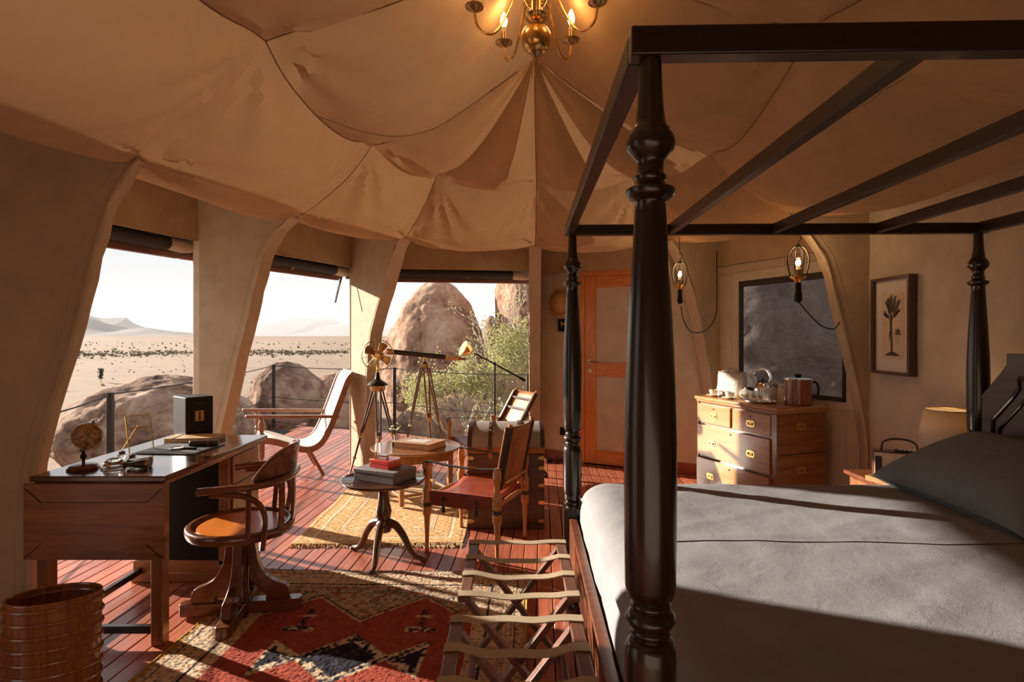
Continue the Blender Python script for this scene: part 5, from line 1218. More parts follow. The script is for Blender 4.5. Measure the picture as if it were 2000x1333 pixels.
# ------------------------------------------------------------------ boom reading lamp
bl_ = root('reading_lamp', 'black counterbalanced boom lamp with brass bowl shade beside the shrub view', 'lamp', (-0.195, 6.47, 0), 0)
MB().lathe([(0.12, 0), (0.12, 0.012), (0.09, 0.022), (0.018, 0.03)], seg=28).build('base', M_iron, bl_)
MB().tube([(0, 0, 0.02), (0, 0, 1.13)], 0.011, 10).build('pole', M_iron, bl_)
MB().ell((0, 0, 1.14), 0.021, 14, 8).build('pivot', M_iron, bl_)
MB().tube([(-0.235, 0, 1.262), (0, -0.02, 1.14), (0.30, 0, 0.975)], [0.008, 0.009, 0.012], 8).build('boom', M_iron, bl_)
MB().cyl((0.285, 0, 0.985), (0.345, 0, 0.95), 0.018, seg=12).build('counterweight', M_iron, bl_)
Ms = T(-0.262, 0, 1.272) @ RY(radians(-62)) @ RX(radians(22))
MB().lathe([(0.018, 0.0), (0.035, 0.012), (0.07, 0.055), (0.088, 0.115)], seg=26, M=Ms).build('shade', M_brass, bl_, solid=0.003)
# ------------------------------------------------------------------ campaign chest of drawers
CW, CD, CH = 0.965, 0.50, 0.90
dr = root('chest_of_drawers', 'orange brown campaign chest of drawers with inset brass handles', 'chest of drawers', (1.73, 5.33, 0), radians(-70.6))
MC = T(1.73, 5.33, 0) @ RZ(radians(-70.6))
M_chest = wood('chest_wood', (0.30, 0.125, 0.042), (0.50, 0.25, 0.095), rough=0.32, axis=0, coat=0.25)
M_chside = wood('chest_side_wood', (0.13, 0.045, 0.014), (0.28, 0.11, 0.035), rough=0.25, axis=1, coat=0.4)
MB().bx(0, CW, 0.012, CD, 0.06, CH - 0.035).build('carcass', M_chside, dr, bevel=0.003)
MB().bx(-0.022, CW + 0.022, -0.018, CD + 0.01, CH - 0.03, CH).build('top', M_chest, dr, bevel=0.008)
MB().bx(-0.010, CW + 0.010, -0.006, CD, CH - 0.048, CH - 0.03).build('top_moulding', M_chest, dr, bevel=0.005)
MB().bx(-0.006, CW + 0.006, -0.002, CD, 0.0, 0.062).build('plinth', M_chside, dr, bevel=0.005)
MB().bx(CW - 0.06, CW, 0.0, 0.014, 0.06, CH - 0.05).build('corner_stile', M_chside, dr, bevel=0.003)
MB().bx(0, 0.02, 0.0, 0.014, 0.06, CH - 0.05).build('corner_stile', M_chest, dr, bevel=0.003)
def handle(par, x, z, y=0.0, side=False):
    Mx = T(x, y, z) @ RX(pi / 2) if not side else T(x, y, z) @ RZ(pi / 2) @ RX(pi / 2)
    pl = MB(); w, h, r = 0.047, 0.028, 0.020
    pts = [(sx * (w - r) + r * cos(t), sy * (h - r) + r * sin(t)) for sx, sy, t0 in ((1, 1, 0), (-1, 1, pi / 2), (-1, -1, pi), (1, -1, 1.5 * pi)) for t in [t0 + pi / 2 * k / 4 for k in range(5)]]
    p_ = pl.prism(pts, 0.0, 0.004, Mx).build('handle_plate', M_brass, par, bevel=0.001)
    MB().bx(-0.030, 0.030, -0.014, 0.012, 0.0045, 0.0052, Mx).build('recess', M_brassd, p_)
    MB().tube([Mx @ Vector(q) for q in ((-0.026, 0.008, 0.007), (-0.024, -0.010, 0.009), (0.024, -0.010, 0.009), (0.026, 0.008, 0.007))], 0.0035, 6).build('bail', M_brass, p_)
def drawer(x0, x1, z0, z1, hx, pull=0.0):
    d = MB().bx(x0, x1, -0.006 - pull, 0.02, z0, z1).build('drawer', M_chest, dr, bevel=0.004)
    zc = (z0 + z1) / 2
    for h in hx: handle(d, h, zc - 0.01, -0.006 - pull)
    xc = (x0 + x1) / 2
    MB().cyl((xc, -0.0065 - pull, z1 - 0.035), (xc, -0.009 - pull, z1 - 0.035), 0.008, seg=10).build('keyhole', M_black, d)
drawer(0.024, 0.447, 0.665, 0.835, (0.235,)); drawer(0.475, 0.905, 0.665, 0.835, (0.69,))
drawer(0.024, 0.905, 0.365, 0.645, (0.22, 0.70), 0.008); drawer(0.024, 0.905, 0.075, 0.345, (0.22, 0.70), 0.022)
MB().bx(CW - 0.001, CW + 0.002, 0.03, CD - 0.01, 0.525, 0.532).build('joint_line', M_black, dr)
for z in (0.745, 0.40): handle(dr, CW + 0.0005, z, 0.24, True)
def ctop(a, b_, z=0.0): return MC @ Vector((a, b_, CH + z))
# canvas bag
bg_ = root('canvas_bag', 'white canvas wash bag with rolled handle at chest left end', 'bag', ctop(0.15, 0.27, 0.002), radians(-62))
M_bag = fabric('white_canvas', (0.52, 0.48, 0.42), bmp=0.4, wr=4.0, wscale=8.0)
def bagf(u, v):
    t = 2 * pi * u; k = 1 - 0.12 * v - 0.30 * max(0, v - 0.8) * 0
    ex = 0.5; x = 0.135 * (abs(cos(t)) ** ex) * (1 if cos(t) > 0 else -1) * (1 + 0.03 * sin(v * 9)); y = 0.085 * (abs(sin(t)) ** ex) * (1 if sin(t) > 0 else -1) * (1 - 0.45 * v ** 2)
    return Vector((x, y, 0.222 * v + 0.008 * sin(3 * t) * v + 0.004 * noise.noise(Vector((x * 30, y * 30, v * 5)))))
b_ = MB(); b_.grid(bagf, 40, 14); n = len(b_.v); tops = [bagf(u / 40, 1) for u in range(40)]
b_.add(tops, [tuple(range(40))]); b_.add([bagf(u / 40, 0) for u in range(40)], [tuple(range(39, -1, -1))]); b_.build('bag_body', M_bag, bg_)
MB().tube(smooth_path([(-0.05, 0, 0.215), (-0.045, 0, 0.245), (0, 0, 0.258), (0.05, 0, 0.245), (0.055, 0, 0.215)], 4), 0.010, 8).build('bag_handle', M_bag, bg_)
MB().bx(-0.12, 0.12, -0.052, 0.052, 0.214, 0.226).build('bag_rim', fabric('grey_trim', (0.30, 0.27, 0.25)), bg_, bevel=0.005)
# cups and saucers
M_cup = plain('cream_china', (0.74, 0.66, 0.52), 0.2, var=0.04)
def cup(a, b2, label):
    c = root('cup_and_saucer', label, 'cup', ctop(a, b2), radians(30 + 90 * a), 'china cups on the chest')
    MB().lathe([(0.030, 0.0), (0.036, 0.004), (0.066, 0.013), (0.067, 0.016), (0.034, 0.008), (0.0, 0.007)], seg=28).build('saucer', M_cup, c)
    cp = MB().lathe([(0.022, 0.0085), (0.026, 0.012), (0.036, 0.035), (0.041, 0.062), (0.039, 0.062), (0.033, 0.035), (0.02, 0.016), (0.0, 0.014)], seg=26).build('cup_body', M_cup, c)
    MB().tube(smooth_path([(0.039, 0, 0.055), (0.058, 0, 0.055), (0.062, 0, 0.038), (0.05, 0, 0.024), (0.034, 0, 0.026)], 4), 0.0042, 6).build('cup_handle', M_cup, cp)
cup(0.10, 0.105, 'cream china cup on saucer at chest left edge'); cup(0.325, 0.095, 'cream china cup on saucer right of the first cup')
sb = root('sugar_bowl', 'white lidded sugar bowl behind the two cups', 'bowl', ctop(0.36, 0.235))
MB().lathe([(0.025, 0), (0.03, 0.006), (0.05, 0.03), (0.048, 0.055), (0.036, 0.066), (0.0, 0.066)], seg=26).build('bowl_body', M_cup, sb)
MB().lathe([(0.040, 0.0665), (0.030, 0.080), (0.008, 0.086), (0.010, 0.098), (0.0, 0.103)], seg=22).build('lid', M_white, sb)
# kettle
kt = root('kettle', 'polished steel kettle with tall hoop handle behind the tumblers', 'kettle', ctop(0.42, 0.375), radians(-50))
MB().lathe([(0.062, 0.0), (0.078, 0.008), (0.084, 0.05), (0.074, 0.10), (0.052, 0.14), (0.045, 0.148)], seg=32).build('kettle_body', M_silver, kt)
MB().lathe([(0.047, 0.148), (0.035, 0.16), (0.012, 0.166), (0.012, 0.18), (0.0, 0.184)], seg=22).build('lid', M_iron, kt)
MB().tube(smooth_path([(0.07, 0, 0.085), (0.095, 0, 0.10), (0.11, 0, 0.13)], 4), [0.02] * 4 + [0.014] * 4 + [0.012], 10).build('spout', M_silver, kt)
for s in (-1, 1): MB().tube(smooth_path([(-0.066, s * 0.012, 0.12), (-0.075, s * 0.012, 0.19), (-0.05, s * 0.012, 0.245), (0.0, s * 0.012, 0.265), (0.05, s * 0.012, 0.245), (0.07, s * 0.012, 0.19), (0.06, s * 0.012, 0.13)], 5), 0.007, 8).build('hoop_handle', M_silver, kt)
# tray with glasses
ty = root('serving_tray', 'oval silver serving tray holding the cut glass tumblers', 'tray', ctop(0.595, 0.155))
ty.rotation_euler.z = radians(-70.6)
MB().lathe([(0.0, 0.0), (0.155, 0.0), (0.168, 0.008), (0.171, 0.018), (0.166, 0.019), (0.161, 0.010), (0.15, 0.005), (0.0, 0.005)], seg=48, sy=0.68).build('tray_dish', M_silver, ty)
M_cut = glass('cut_glass', (1, 0.98, 0.96), 0.02)
def tumbler(a, b2, r, h, label):
    g = root('tumbler', label, 'glass', ctop(a, b2, 0.0055), 0, 'cut glass tumblers on the tray')
    mb_ = MB(); prof_ = [(r * 0.86, 0.0), (r * 0.9, 0.004), (r, h), (r * 0.93, h), (r * 0.82, 0.014), (0.0, 0.012)]
    seg = 28; mb_.lathe(prof_, seg=seg)
    for i, q in enumerate(mb_.v):             # cut flutes
        ring_ = i // seg
        if ring_ in (1,) and i % 2: mb_.v[i] = Vector((q.x * 0.93, q.y * 0.93, q.z))
    mb_.build('glass_body', M_cut, g, angle=20)
for k in range(0): pass
tumbler(0.515, 0.105, 0.038, 0.088, 'short cut glass tumbler at the tray left end'); tumbler(0.605, 0.115, 0.038, 0.088, 'short cut glass tumbler in the middle of the tray'); tumbler(0.685, 0.155, 0.043, 0.125, 'tall cut glass on the right part of tray')
# tea pouches and card behind the glasses
pk = root('tea_pouch', 'crumpled pale linen tea pouch standing behind the tumblers', 'pouch', ctop(0.575, 0.345, 0.0), radians(-60))
def pch(u, v):
    t = 2 * pi * u; k = (1 - 0.65 * v ** 1.5); return Vector((0.062 * cos(t) * k * (1 + 0.07 * sin(5 * t)), 0.042 * sin(t) * k, 0.165 * v + 0.012 * sin(4 * t) * v))
q = MB(); q.grid(pch, 30, 10); q.add([pch(u / 30, 1) for u in range(30)], [tuple(range(30))]); q.add([pch(u / 30, 0) for u in range(30)], [tuple(range(29, -1, -1))])
q.build('pouch_body', M_bag, pk); MB().tube([pch(u / 30, 0.80) * 1.0 for u in range(30)], 0.005, 6, closed=True).build('tie', M_dkleather, pk)
cd = root('card_sign', 'small white printed card propped behind the tall glass', 'card', ctop(0.675, 0.36, 0.0), radians(-40))
Mc_ = RX(radians(-12))
MB().bx(-0.055, 0.055, -0.002, 0.002, 0.0, 0.155, Mc_).build('card_sheet', plain('white_card', (0.72, 0.68, 0.60), 0.7), cd)
MB().prism([(-0.02, 0), (0.02, 0), (0.0, 0.09)], -0.001, 0.001, T(0, 0.028, 0.0) @ RX(radians(70))).build('card_stay', M_paper, cd)
def text(par, s, size, M, mat, name='lettering', depth=0.0006):
    cu = bpy.data.curves.new(name, 'FONT'); cu.body = s; cu.size = size; cu.align_x = 'CENTER'; cu.extrude = depth
    t_ = bpy.data.objects.new('tmp', cu); C.objects.link(t_); dg = bpy.context.evaluated_depsgraph_get(); dg.update()
    me = bpy.data.meshes.new_from_object(t_.evaluated_get(dg)); bpy.data.objects.remove(t_); bpy.data.curves.remove(cu); me.name = name; me.materials.clear()
    o = mesh_obj(name, me, mat, par); o.matrix_local = M; o['kind'] = 'stuff'; return o
text(cd, '1072', 0.036, Mc_ @ T(0, -0.0025, 0.115) @ RX(pi / 2), M_mahog)
# ice bucket
ib = root('ice_bucket', 'copper wood ice bucket with black knob at chest right end', 'ice bucket', ctop(0.85, 0.33), radians(-20))
MB().lathe([(0.098, 0.0), (0.104, 0.006), (0.108, 0.10), (0.106, 0.205), (0.0, 0.205)], seg=40).build('bucket_body', wood('bucket_veneer', (0.15, 0.042, 0.014), (0.32, 0.115, 0.042), rough=0.22, axis=2, scale=1.3, coat=0.5), ib)
MB().lathe([(0.109, 0.205), (0.110, 0.212), (0.100, 0.219), (0.03, 0.224), (0.0, 0.224)], seg=40).build('lid', M_silver, ib)
MB().lathe([(0.018, 0.224), (0.026, 0.232), (0.026, 0.246), (0.018, 0.25), (0.0, 0.251)], seg=18).build('knob', M_black, ib)
MB().tube(smooth_path([(0.10, 0, 0.19), (0.135, 0, 0.18), (0.148, 0, 0.13), (0.14, 0, 0.08), (0.108, 0, 0.055)], 5), 0.008, 8).build('side_handle', M_black, ib)

# ------------------------------------------------------------------ caged lanterns
def lantern(loc, s, label, cord):
    L = root('cage_lantern', label, 'lantern', loc, 0, 'caged inspection lamps hung from the tent legs')
    for k in range(8):
        a = 2 * pi * k / 8; c, sn = cos(a), sin(a)
        MB().tube(smooth_path([(0.010 * c, 0.010 * sn, 0.0), (0.052 * s * c, 0.052 * s * sn, -0.022 * s), (0.082 * s * c, 0.082 * s * sn, -0.10 * s), (0.070 * s * c, 0.070 * s * sn, -0.19 * s), (0.055 * s * c, 0.055 * s * sn, -0.245 * s)], 4), 0.0042 * s, 6).build('cage_wire', M_iron, L)
    MB().lathe([(0.012, 0.012), (0.016, 0.006), (0.012, -0.012)], seg=12).build('top_cap', M_iron, L)
    MB().tube(smooth_path([(0, 0, 0.01), (0.004, 0, 0.035), (0.018, 0, 0.05), (0.022, 0, 0.07), (0.004, 0, 0.085), (-0.012, 0, 0.078)], 4), 0.003, 6).build('hook', M_iron, L)
    MB().lathe([(0.020 * s, -0.285 * s), (0.030 * s, -0.27 * s), (0.062 * s, -0.245 * s), (0.062 * s, -0.237 * s), (0.0, -0.237 * s)], seg=22).build('collar', M_brass, L)
    MB().lathe([(0.030 * s, -0.237 * s), (0.030 * s, -0.185 * s), (0.0, -0.185 * s)], seg=16).build('socket', M_brassd, L)
    bulb = MB().lathe([(0.013 * s, -0.184 * s), (0.016 * s, -0.17 * s), (0.034 * s, -0.125 * s), (0.026 * s, -0.10 * s), (0.0, -0.09 * s)], seg=16).build('bulb', glass('lantern_glass_%d' % int(s * 100), (1, 0.95, 0.85)), L)
    MB().ell((0, 0, -0.13 * s), (0.014 * s, 0.014 * s, 0.02 * s), 10, 8).build('filament', emit('filament_%d' % int(s * 100), (1.0, 0.60, 0.25), 45.0), bulb)
    MB().lathe([(0.0, -0.445 * s), (0.026 * s, -0.43 * s), (0.030 * s, -0.40 * s), (0.022 * s, -0.35 * s), (0.022 * s, -0.30 * s), (0.018 * s, -0.285 * s)], seg=16).build('grip', M_black, L)
    MB().tube(smooth_path([Vector(p) - Vector(loc) for p in cord], 6), 0.0045, 6).build('cord', M_black, L)
    ld = bpy.data.lights.new('lantern_light', 'POINT'); ld.energy = LANT; ld.color = (1.0, 0.58, 0.26); ld.shadow_soft_size = 0.05
    lo = bpy.data.objects.new('lantern_light', ld); C.objects.link(lo); lo.parent = L; lo.location = (0, 0, -0.06 * s)
    return L
LANT = 2.6
A1 = at(1328, 513, 5.15)
lantern(A1, 0.85, 'small glowing caged lantern hanging beside the door', [at(1330, 598, 5.15), at(1334, 622, 5.17), at(1346, 645, 5.25), at(1362, 650, 5.35), at(1382, 643, 5.5), at(1397, 620, 5.66), at(1400, 590, 5.70), at(1400, 540, 5.72), at(1400, 490, 5.74)])
A2 = at(1559, 481, 4.28)
lantern(A2, 0.96, 'larger glowing caged lantern hanging in front of screen window', [at(1560, 590, 4.28), at(1575, 608, 4.29), at(1592, 626, 4.31), at(1607, 638, 4.33), at(1628, 643, 4.36), at(1640, 630, 4.36)])
for q, z in ((A1, 2.36), (A2, 2.33)):
    o = MB().tube([q + Vector((0, 0, 0.083)), Vector((q.x, q.y + 0.02, z))], 0.003, 6).build('hanging_wire', M_iron); tag(o, 'thin wire holding the %s lantern' % ('small door side' if q is A1 else 'larger window side'), 'wire')

# ------------------------------------------------------------------ picture, hat, little frame, socket
XP = 2.722
pf = root('palm_print', 'framed palm tree print on the khaki right wall', 'picture', (XP - 0.012, 4.02, 1.53), radians(-90))
pw, ph = 0.205, 0.345                         # half sizes; local x runs along the wall, local y out of the wall into it
M_frm = wood('picture_frame_wood', (0.045, 0.018, 0.010), (0.12, 0.05, 0.026), rough=0.3, axis=0, coat=0.2)
f_ = 0.022
for x0, x1, z0, z1 in ((-pw, -pw + f_, -ph, ph), (pw - f_, pw, -ph, ph), (-pw + f_, pw - f_, -ph, -ph + f_), (-pw + f_, pw - f_, ph - f_, ph)):
    MB().bx(x0, x1, -0.058, 0.0, z0, z1).build('frame_bar', M_frm, pf, bevel=0.002)
MB().bx(-pw + f_, pw - f_, -0.030, -0.002, -ph + f_, ph - f_).build('mount', plain('mount_board', (0.80, 0.77, 0.72), 0.8, var=0.03), pf)
MB().bx(-0.118, 0.118, -0.0315, -0.0302, -0.235, 0.235).build('sheet', plain('cream_sheet', (0.76, 0.64, 0.47), 0.8, var=0.08, scale=8), pf)
M_ink = plain('print_ink', (0.045, 0.042, 0.028), 0.8); pm_ = MB(); MPp = T(-0.005, -0.0322, 0) @ RX(pi / 2)
tr_pts = [(-0.006, -0.19), (-0.010, -0.10), (-0.016, -0.02), (-0.012, 0.04)]
pm_.prism([(0.010, -0.19), (0.008, -0.10), (0.002, -0.02), (0.006, 0.05), (-0.022, 0.05), (-0.020, -0.02), (-0.012, -0.10), (-0.010, -0.19)], 0, 0.0006, MPp)
pm_.prism([(-0.085, -0.212), (-0.04, -0.192), (0.0, -0.18), (0.04, -0.19), (0.09, -0.212)], 0, 0.0006, MPp)
pm_.prism([(-0.020, -0.03), (-0.030, -0.07), (-0.022, -0.12), (-0.016, -0.06)], 0, 0.0006, MPp)
rr_ = random.Random(2)
for ex, ey in ((-0.005, 0.20), (-0.055, 0.165), (0.075, 0.165), (-0.075, 0.085), (0.07, 0.10), (-0.035, 0.185), (0.035, 0.19)):
    bx0, by0 = -0.008, 0.035
    for k in range(11):
        t = 0.35 + 0.65 * k / 10; cx, cy_ = lerp(bx0, ex, t), lerp(by0, ey, t ** 0.9); a0 = atan2(ey - by0, ex - bx0)
        for sg in (-1, 1):
            a = a0 + sg * rr_.uniform(0.35, 0.8); Lf = 0.034 * (1 - 0.45 * abs(t - 0.7)); w_ = 0.0035
            pm_.prism([(cx - w_ * sin(a), cy_ + w_ * cos(a)), (cx + Lf * cos(a), cy_ + Lf * sin(a)), (cx + w_ * sin(a), cy_ - w_ * cos(a))][::-1], 0, 0.0006, MPp)
    pm_.prism([(bx0 - 0.004, by0), (ex, ey), (bx0 + 0.004, by0)][::-1], 0, 0.0006, MPp)
o = pm_.build('palm_drawing', M_ink, pf); o['kind'] = 'stuff'
em = MB(); Me2 = T(0.058, -0.0322, -0.065) @ RX(pi / 2)
for pl_ in ([(-0.034, 0), (0.034, 0), (0.03, 0.010), (-0.03, 0.010)], [(-0.022, 0.012), (-0.006, 0.012), (-0.012, 0.03), (-0.026, 0.042)], [(0.006, 0.012), (0.022, 0.012), (0.026, 0.042), (0.012, 0.03)], [(-0.005, 0.014), (0.005, 0.014), (0.009, 0.034), (0.0, 0.05), (-0.009, 0.034)]): em.prism(pl_, 0, 0.0006, Me2)
o = em.build('crest', M_ink, pf); o['kind'] = 'stuff'
lt = MB()
for k, (w_, zz) in enumerate(((0.05, -0.082), (0.034, -0.096), (0.026, -0.108), (0.05, -0.118))): lt.bx(0.058 - w_ / 2, 0.058 + w_ / 2, -0.0326, -0.0322, zz - 0.0018, zz + 0.0018)
o = lt.build('caption', plain('faint_ink', (0.30, 0.24, 0.16), 0.8), pf); o['kind'] = 'stuff'
mgl, nt, b, out = nmat('picture_glass'); tr = N(nt, 'ShaderNodeBsdfTransparent'); gs = N(nt, 'ShaderNodeBsdfGlossy'); gs.inputs['Roughness'].default_value = 0.03
mx = N(nt, 'ShaderNodeMixShader'); mx.inputs['Fac'].default_value = 0.05
nt.links.new(tr.outputs[0], mx.inputs[1]); nt.links.new(gs.outputs[0], mx.inputs[2]); nt.links.new(mx.outputs[0], out.inputs['Surface'])
MB().bx(-pw + f_, pw - f_, -0.040, -0.0385, -ph + f_, ph - f_).build('glass_pane', mgl, pf)

def on_wall(Mw, x, z, y=-0.022): return Mw @ Vector((x, y, z))
hx = 0.175 * L5
ht = root('pith_helmet', 'tan pith helmet hanging on the canvas wall beside the door', 'hat', on_wall(M5, hx, 1.83, -0.03)); ht.rotation_euler = (0, 0, atan2(W[6][1] - W[5][1], W[6][0] - W[5][0]))
M_hat = fabric('helmet_cloth', (0.55, 0.36, 0.17), bmp=0.3)
Mhh = RX(pi / 2 - 0.06)
MB().lathe([(0.150, 0.010), (0.152, 0.020), (0.118, 0.042), (0.108, 0.055)], seg=36, M=Mhh, sy=1.18).build('brim', M_hat, ht)
MB().lathe([(0.109, 0.054), (0.104, 0.09), (0.085, 0.13), (0.05, 0.155), (0.012, 0.165), (0.012, 0.175), (0.0, 0.178)], seg=36, M=Mhh, sy=1.15).build('crown', M_hat, ht)
MB().lathe([(0.1105, 0.052), (0.1115, 0.056), (0.110, 0.074), (0.106, 0.078)], seg=36, M=Mhh, sy=1.16).build('hat_band', fabric('helmet_band', (0.36, 0.22, 0.10)), ht)
lf_ = root('little_picture', 'tiny black framed emblem with gold animal below the helmet', 'picture', on_wall(M5, hx + 0.025, 1.585)); lf_.rotation_euler = ht.rotation_euler
MB().bx(-0.07, 0.07, -0.018, 0.0, -0.075, 0.075).build('frame', M_black, lf_, bevel=0.003)
an = MB(); Ma = T(0, -0.019, 0.0) @ RX(pi / 2)
an.prism([(-0.040, 0.050), (-0.034, 0.030), (-0.028, 0.010), (-0.026, -0.022), (-0.020, -0.022), (-0.016, 0.004), (0.012, 0.004), (0.016, -0.022), (0.022, -0.022), (0.022, 0.010), (0.034, 0.022), (0.040, 0.050), (0.030, 0.046), (0.022, 0.026), (0.0, 0.020), (-0.020, 0.030), (-0.030, 0.046)], 0, 0.002, Ma)
an.build('gold_figure', plain('gilt', (0.70, 0.45, 0.16), 0.5), lf_)
so = root('wall_socket', 'black double wall socket with plugged cable near the floor', 'socket', on_wall(M5, 0.205 * L5, 0.345)); so.rotation_euler = ht.rotation_euler
MB().bx(-0.085, 0.085, -0.012, 0.0, -0.045, 0.045).build('plate', M_black, so, bevel=0.003)
for x in (-0.04, 0.04): MB().tube([(x + 0.026 * cos(t), -0.0135, 0.026 * sin(t)) for t in [2 * pi * k / 18 for k in range(18)]], 0.003, 5, closed=True).build('socket_ring', M_iron, so)
pl_ = MB().cyl((0.03, -0.012, -0.01), (0.03, -0.035, -0.012), 0.014, seg=12).build('plug', M_iron, so)
MB().tube(smooth_path([(0.03, -0.034, -0.014), (0.028, -0.045, -0.10), (0.022, -0.05, -0.20), (-0.01, -0.08, -0.29), (-0.05, -0.13, -0.335), (-0.085, -0.15, -0.338)], 5), 0.0045, 6).build('cable', M_iron, pl_)
ad_ = root('cable_plug', 'white and black cable plug lying on the boards near socket', 'plug', (on_wall(M5, 0.12 * L5, 0.0, -0.19)).to_tuple(), radians(10)); ad_.location.z = 0.0
MB().ell((-0.03, 0, 0.024), (0.028, 0.024, 0.024), 14, 10).build('plug_cap', M_white, ad_); MB().cyl((-0.01, 0, 0.02), (0.06, 0.01, 0.014), 0.016, 0.010, 12).build('plug_body', M_black, ad_)
sw = root('light_switch', 'little dark light switch on the wall left of the door', 'switch', on_wall(M5, 0.275 * L5, 1.30)); sw.rotation_euler = ht.rotation_euler
MB().bx(-0.028, 0.028, -0.010, 0.0, -0.04, 0.04).build('plate', M_iron, sw, bevel=0.003); MB().bx(-0.008, 0.008, -0.018, -0.010, -0.012, 0.012).build('rocker', M_brassd, sw)

# ------------------------------------------------------------------ bedside: stand, lamp, radio, small box
ns = root('nightstand', 'dark wooden nightstand beyond the bed head against the wall', 'nightstand', (2.36, 3.335, 0))
MB().bx(-0.29, 0.30, -0.235, 0.235, 0.60, 0.625).build('top', M_mahog, ns, bevel=0.005)
MB().bx(-0.265, 0.275, -0.21, 0.21, 0.40, 0.60).build('carcass', M_mahog, ns, bevel=0.003)
for x in (-0.24, 0.25):
    for y in (-0.185, 0.185): MB().beam((x, y, 0.0), (x, y, 0.40), 0.03, 0.03, (1, 0, 0), 0.045, 0.045).build('leg', M_mahog, ns, bevel=0.003)
d_ = MB().bx(-0.272, -0.262, -0.19, 0.19, 0.42, 0.585).build('drawer', M_deskw, ns, bevel=0.003); MB().ell((-0.283, 0, 0.5), 0.012, 12, 8).build('knob', M_brass, d_)
tl_ = root('table_lamp', 'bedside lamp with tapered linen shade behind the pillow', 'lamp', (2.475, 3.235, 0.625))
MB().lathe([(0.065, 0), (0.068, 0.01), (0.05, 0.022), (0.022, 0.035), (0.018, 0.06), (0.032, 0.10), (0.036, 0.13), (0.022, 0.17), (0.014, 0.19), (0.024, 0.21), (0.026, 0.218), (0.010, 0.222), (0.010, 0.29)], seg=22).build('lamp_base', M_mahog, tl_)
M_shade = fabric('linen_shade', (0.74, 0.67, 0.57), var=0.12, weave=180, bmp=0.6, transl=0.25, tcol=(0.85, 0.68, 0.46))
sh = MB().lathe([(0.152, 0.222), (0.115, 0.415)], seg=44)
sh.f = [f for f in sh.f if len(f) == 4]; sh.build('lamp_shade', M_shade, tl_, solid=0.002)
MB().tube([(0.1145 * cos(t), 0.1145 * sin(t), 0.415) for t in [2 * pi * k / 40 for k in range(40)]], 0.0025, 5, closed=True).build('shade_ring', M_brassd, tl_)
MB().ell((0, 0, 0.315), (0.026, 0.026, 0.035), 14, 10).build('bulb', emit('bedside_bulb', (1.0, 0.66, 0.33), 3.0), tl_)
ld = bpy.data.lights.new('bedside_light', 'POINT'); ld.energy = 0.7; ld.color = (1.0, 0.60, 0.28); ld.shadow_soft_size = 0.04
lo = bpy.data.objects.new('bedside_light', ld); C.objects.link(lo); lo.parent = tl_; lo.location = (0, 0, 0.36)
ra = root('radio', 'retro box radio with carry handle on the nightstand', 'radio', (2.275, 3.36, 0.625), radians(-30))
MB().bx(-0.13, 0.13, -0.05, 0.05, 0.0, 0.155).build('case', M_mahog, ra, bevel=0.006)
MB().bx(-0.122, 0.122, -0.054, -0.049, 0.008, 0.147).build('front_panel', plain('cream_panel', (0.66, 0.55, 0.40), 0.5), ra, bevel=0.002)
MB().bx(-0.118, -0.085, -0.058, -0.053, 0.02, 0.125).build('speaker_strip', M_iron, ra)
di = MB().bx(0.0, 0.11, -0.059, -0.053, 0.04, 0.12).build('dial_frame', M_black, ra, bevel=0.002); MB().bx(0.012, 0.098, -0.0605, -0.0588, 0.05, 0.11).build('dial', plain('dial_glass', (0.42, 0.44, 0.46), 0.2), di)
MB().bx(-0.02, 0.10, -0.03, 0.03, 0.155, 0.162).build('key_strip', M_iron, ra)
for k in range(4): MB().bx(0.0 + k * 0.022, 0.014 + k * 0.022, -0.02, 0.0, 0.162, 0.169).build('key', M_white, ra, bevel=0.002)
MB().tube(smooth_path([(-0.085, 0.01, 0.155), (-0.075, 0.01, 0.20), (-0.03, 0.01, 0.222), (0.04, 0.01, 0.222), (0.085, 0.01, 0.20), (0.095, 0.01, 0.155)], 4), 0.006, 8).build('carry_handle', M_dkleather, ra)
ob = root('orange_book', 'small orange bound book lying on nightstand corner by radio', 'book', (2.115, 3.25, 0.625), radians(20))
MB().bx(-0.045, 0.06, -0.07, 0.07, 0.003, 0.025).build('pages', M_paper, ob); MB().bx(-0.048, 0.062, -0.073, 0.073, 0.025, 0.029).build('cover', M_leather, ob); MB().bx(-0.048, 0.062, -0.073, 0.073, 0.0, 0.003).build('back_cover', M_leather, ob); MB().bx(-0.050, -0.046, -0.073, 0.073, 0.0, 0.029).build('spine', M_leather, ob)

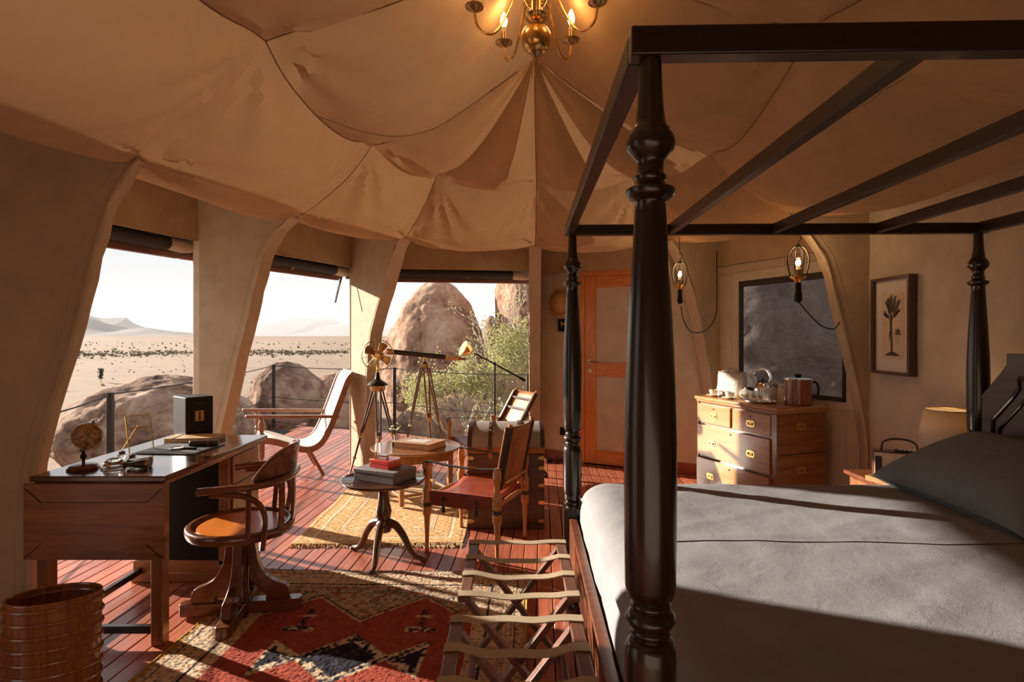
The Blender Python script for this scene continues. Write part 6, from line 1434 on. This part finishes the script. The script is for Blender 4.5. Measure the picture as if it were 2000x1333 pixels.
# ------------------------------------------------------------------ chandelier
cl = root('chandelier', 'brass five arm candle chandelier hanging from the tent ridge', 'chandelier', (0.116, 2.75, 2.89))
MB().ell((0, 0, 0), (0.074, 0.074, 0.074), 32, 20).build('ball', M_brass, cl, angle=80)
MB().lathe([(0.0, -0.105), (0.012, -0.10), (0.010, -0.09), (0.022, -0.08), (0.034, -0.068)], seg=18).build('bottom_finial', M_brassd, cl)
MB().tube([(0.017 * cos(t), 0, -0.12 + 0.017 * sin(t)) for t in [2 * pi * k / 18 for k in range(18)]], 0.0025, 6, closed=True).build('ring', M_brass, cl)
MB().lathe([(0.016, 0.065), (0.022, 0.075), (0.016, 0.085), (0.050, 0.098), (0.058, 0.108), (0.050, 0.116), (0.030, 0.122), (0.030, 0.175), (0.042, 0.18), (0.042, 0.195), (0.018, 0.205), (0.014, 0.26), (0.028, 0.29), (0.030, 0.32), (0.012, 0.35), (0.008, 0.38), (0.008, 0.545)], seg=24).build('column', M_brass, cl)
MB().lathe([(0.05, 0.515), (0.045, 0.53), (0.012, 0.54)], seg=20).build('ceiling_cup', M_brassd, cl)
CH_W = 0.6
for k in range(5):
    a = radians(194 - 72 * k); d = Vector((cos(a), sin(a), 0)); u = Vector((0, 0, 1)); s = d.cross(u)
    P_ = [d * 0.032 + u * 0.15, d * 0.065 + u * 0.195, d * 0.105 + u * 0.185, d * 0.145 + u * 0.10, d * 0.195 + u * 0.012, d * 0.245 + u * -0.005, d * 0.285 + u * 0.025, d * 0.298 + u * 0.075, d * 0.30 + u * 0.098]
    ar = MB().tube(smooth_path(P_, 6), 0.0065, 10).build('arm', M_brass, cl)
    cu = MB(); cu.tube(smooth_path([d * 0.105 + u * 0.185, d * 0.115 + u * 0.215, d * 0.085 + u * 0.228, d * 0.070 + u * 0.21], 4), 0.0045, 6); cu.build('scroll', M_brass, ar)
    cup_ = MB().lathe([(0.010, 0.088), (0.022, 0.096), (0.030, 0.104), (0.044, 0.110), (0.046, 0.115), (0.020, 0.117), (0.014, 0.120), (0.014, 0.165), (0.0, 0.165)], d * 0.30, 22).build('candle_cup', M_brassd, cl)
    MB().lathe([(0.013, 0.165), (0.013, 0.192), (0.0, 0.192)], d * 0.30, 14).build('candle_sleeve', plain('ivory', (0.72, 0.60, 0.42), 0.5) if k == 0 else bpy.data.materials['ivory'], cup_)
    MB().lathe([(0.009, 0.192), (0.017, 0.212), (0.019, 0.228), (0.013, 0.252), (0.004, 0.272), (0.0, 0.276)], d * 0.30, 14).build('flame_bulb', M_bulb, cup_)
    ld = bpy.data.lights.new('candle_light', 'POINT'); ld.energy = CH_W; ld.color = (1.0, 0.58, 0.27); ld.shadow_soft_size = 0.03
    lo = bpy.data.objects.new('candle_light', ld); C.objects.link(lo); lo.parent = cl; lo.location = d * 0.30 + u * 0.30
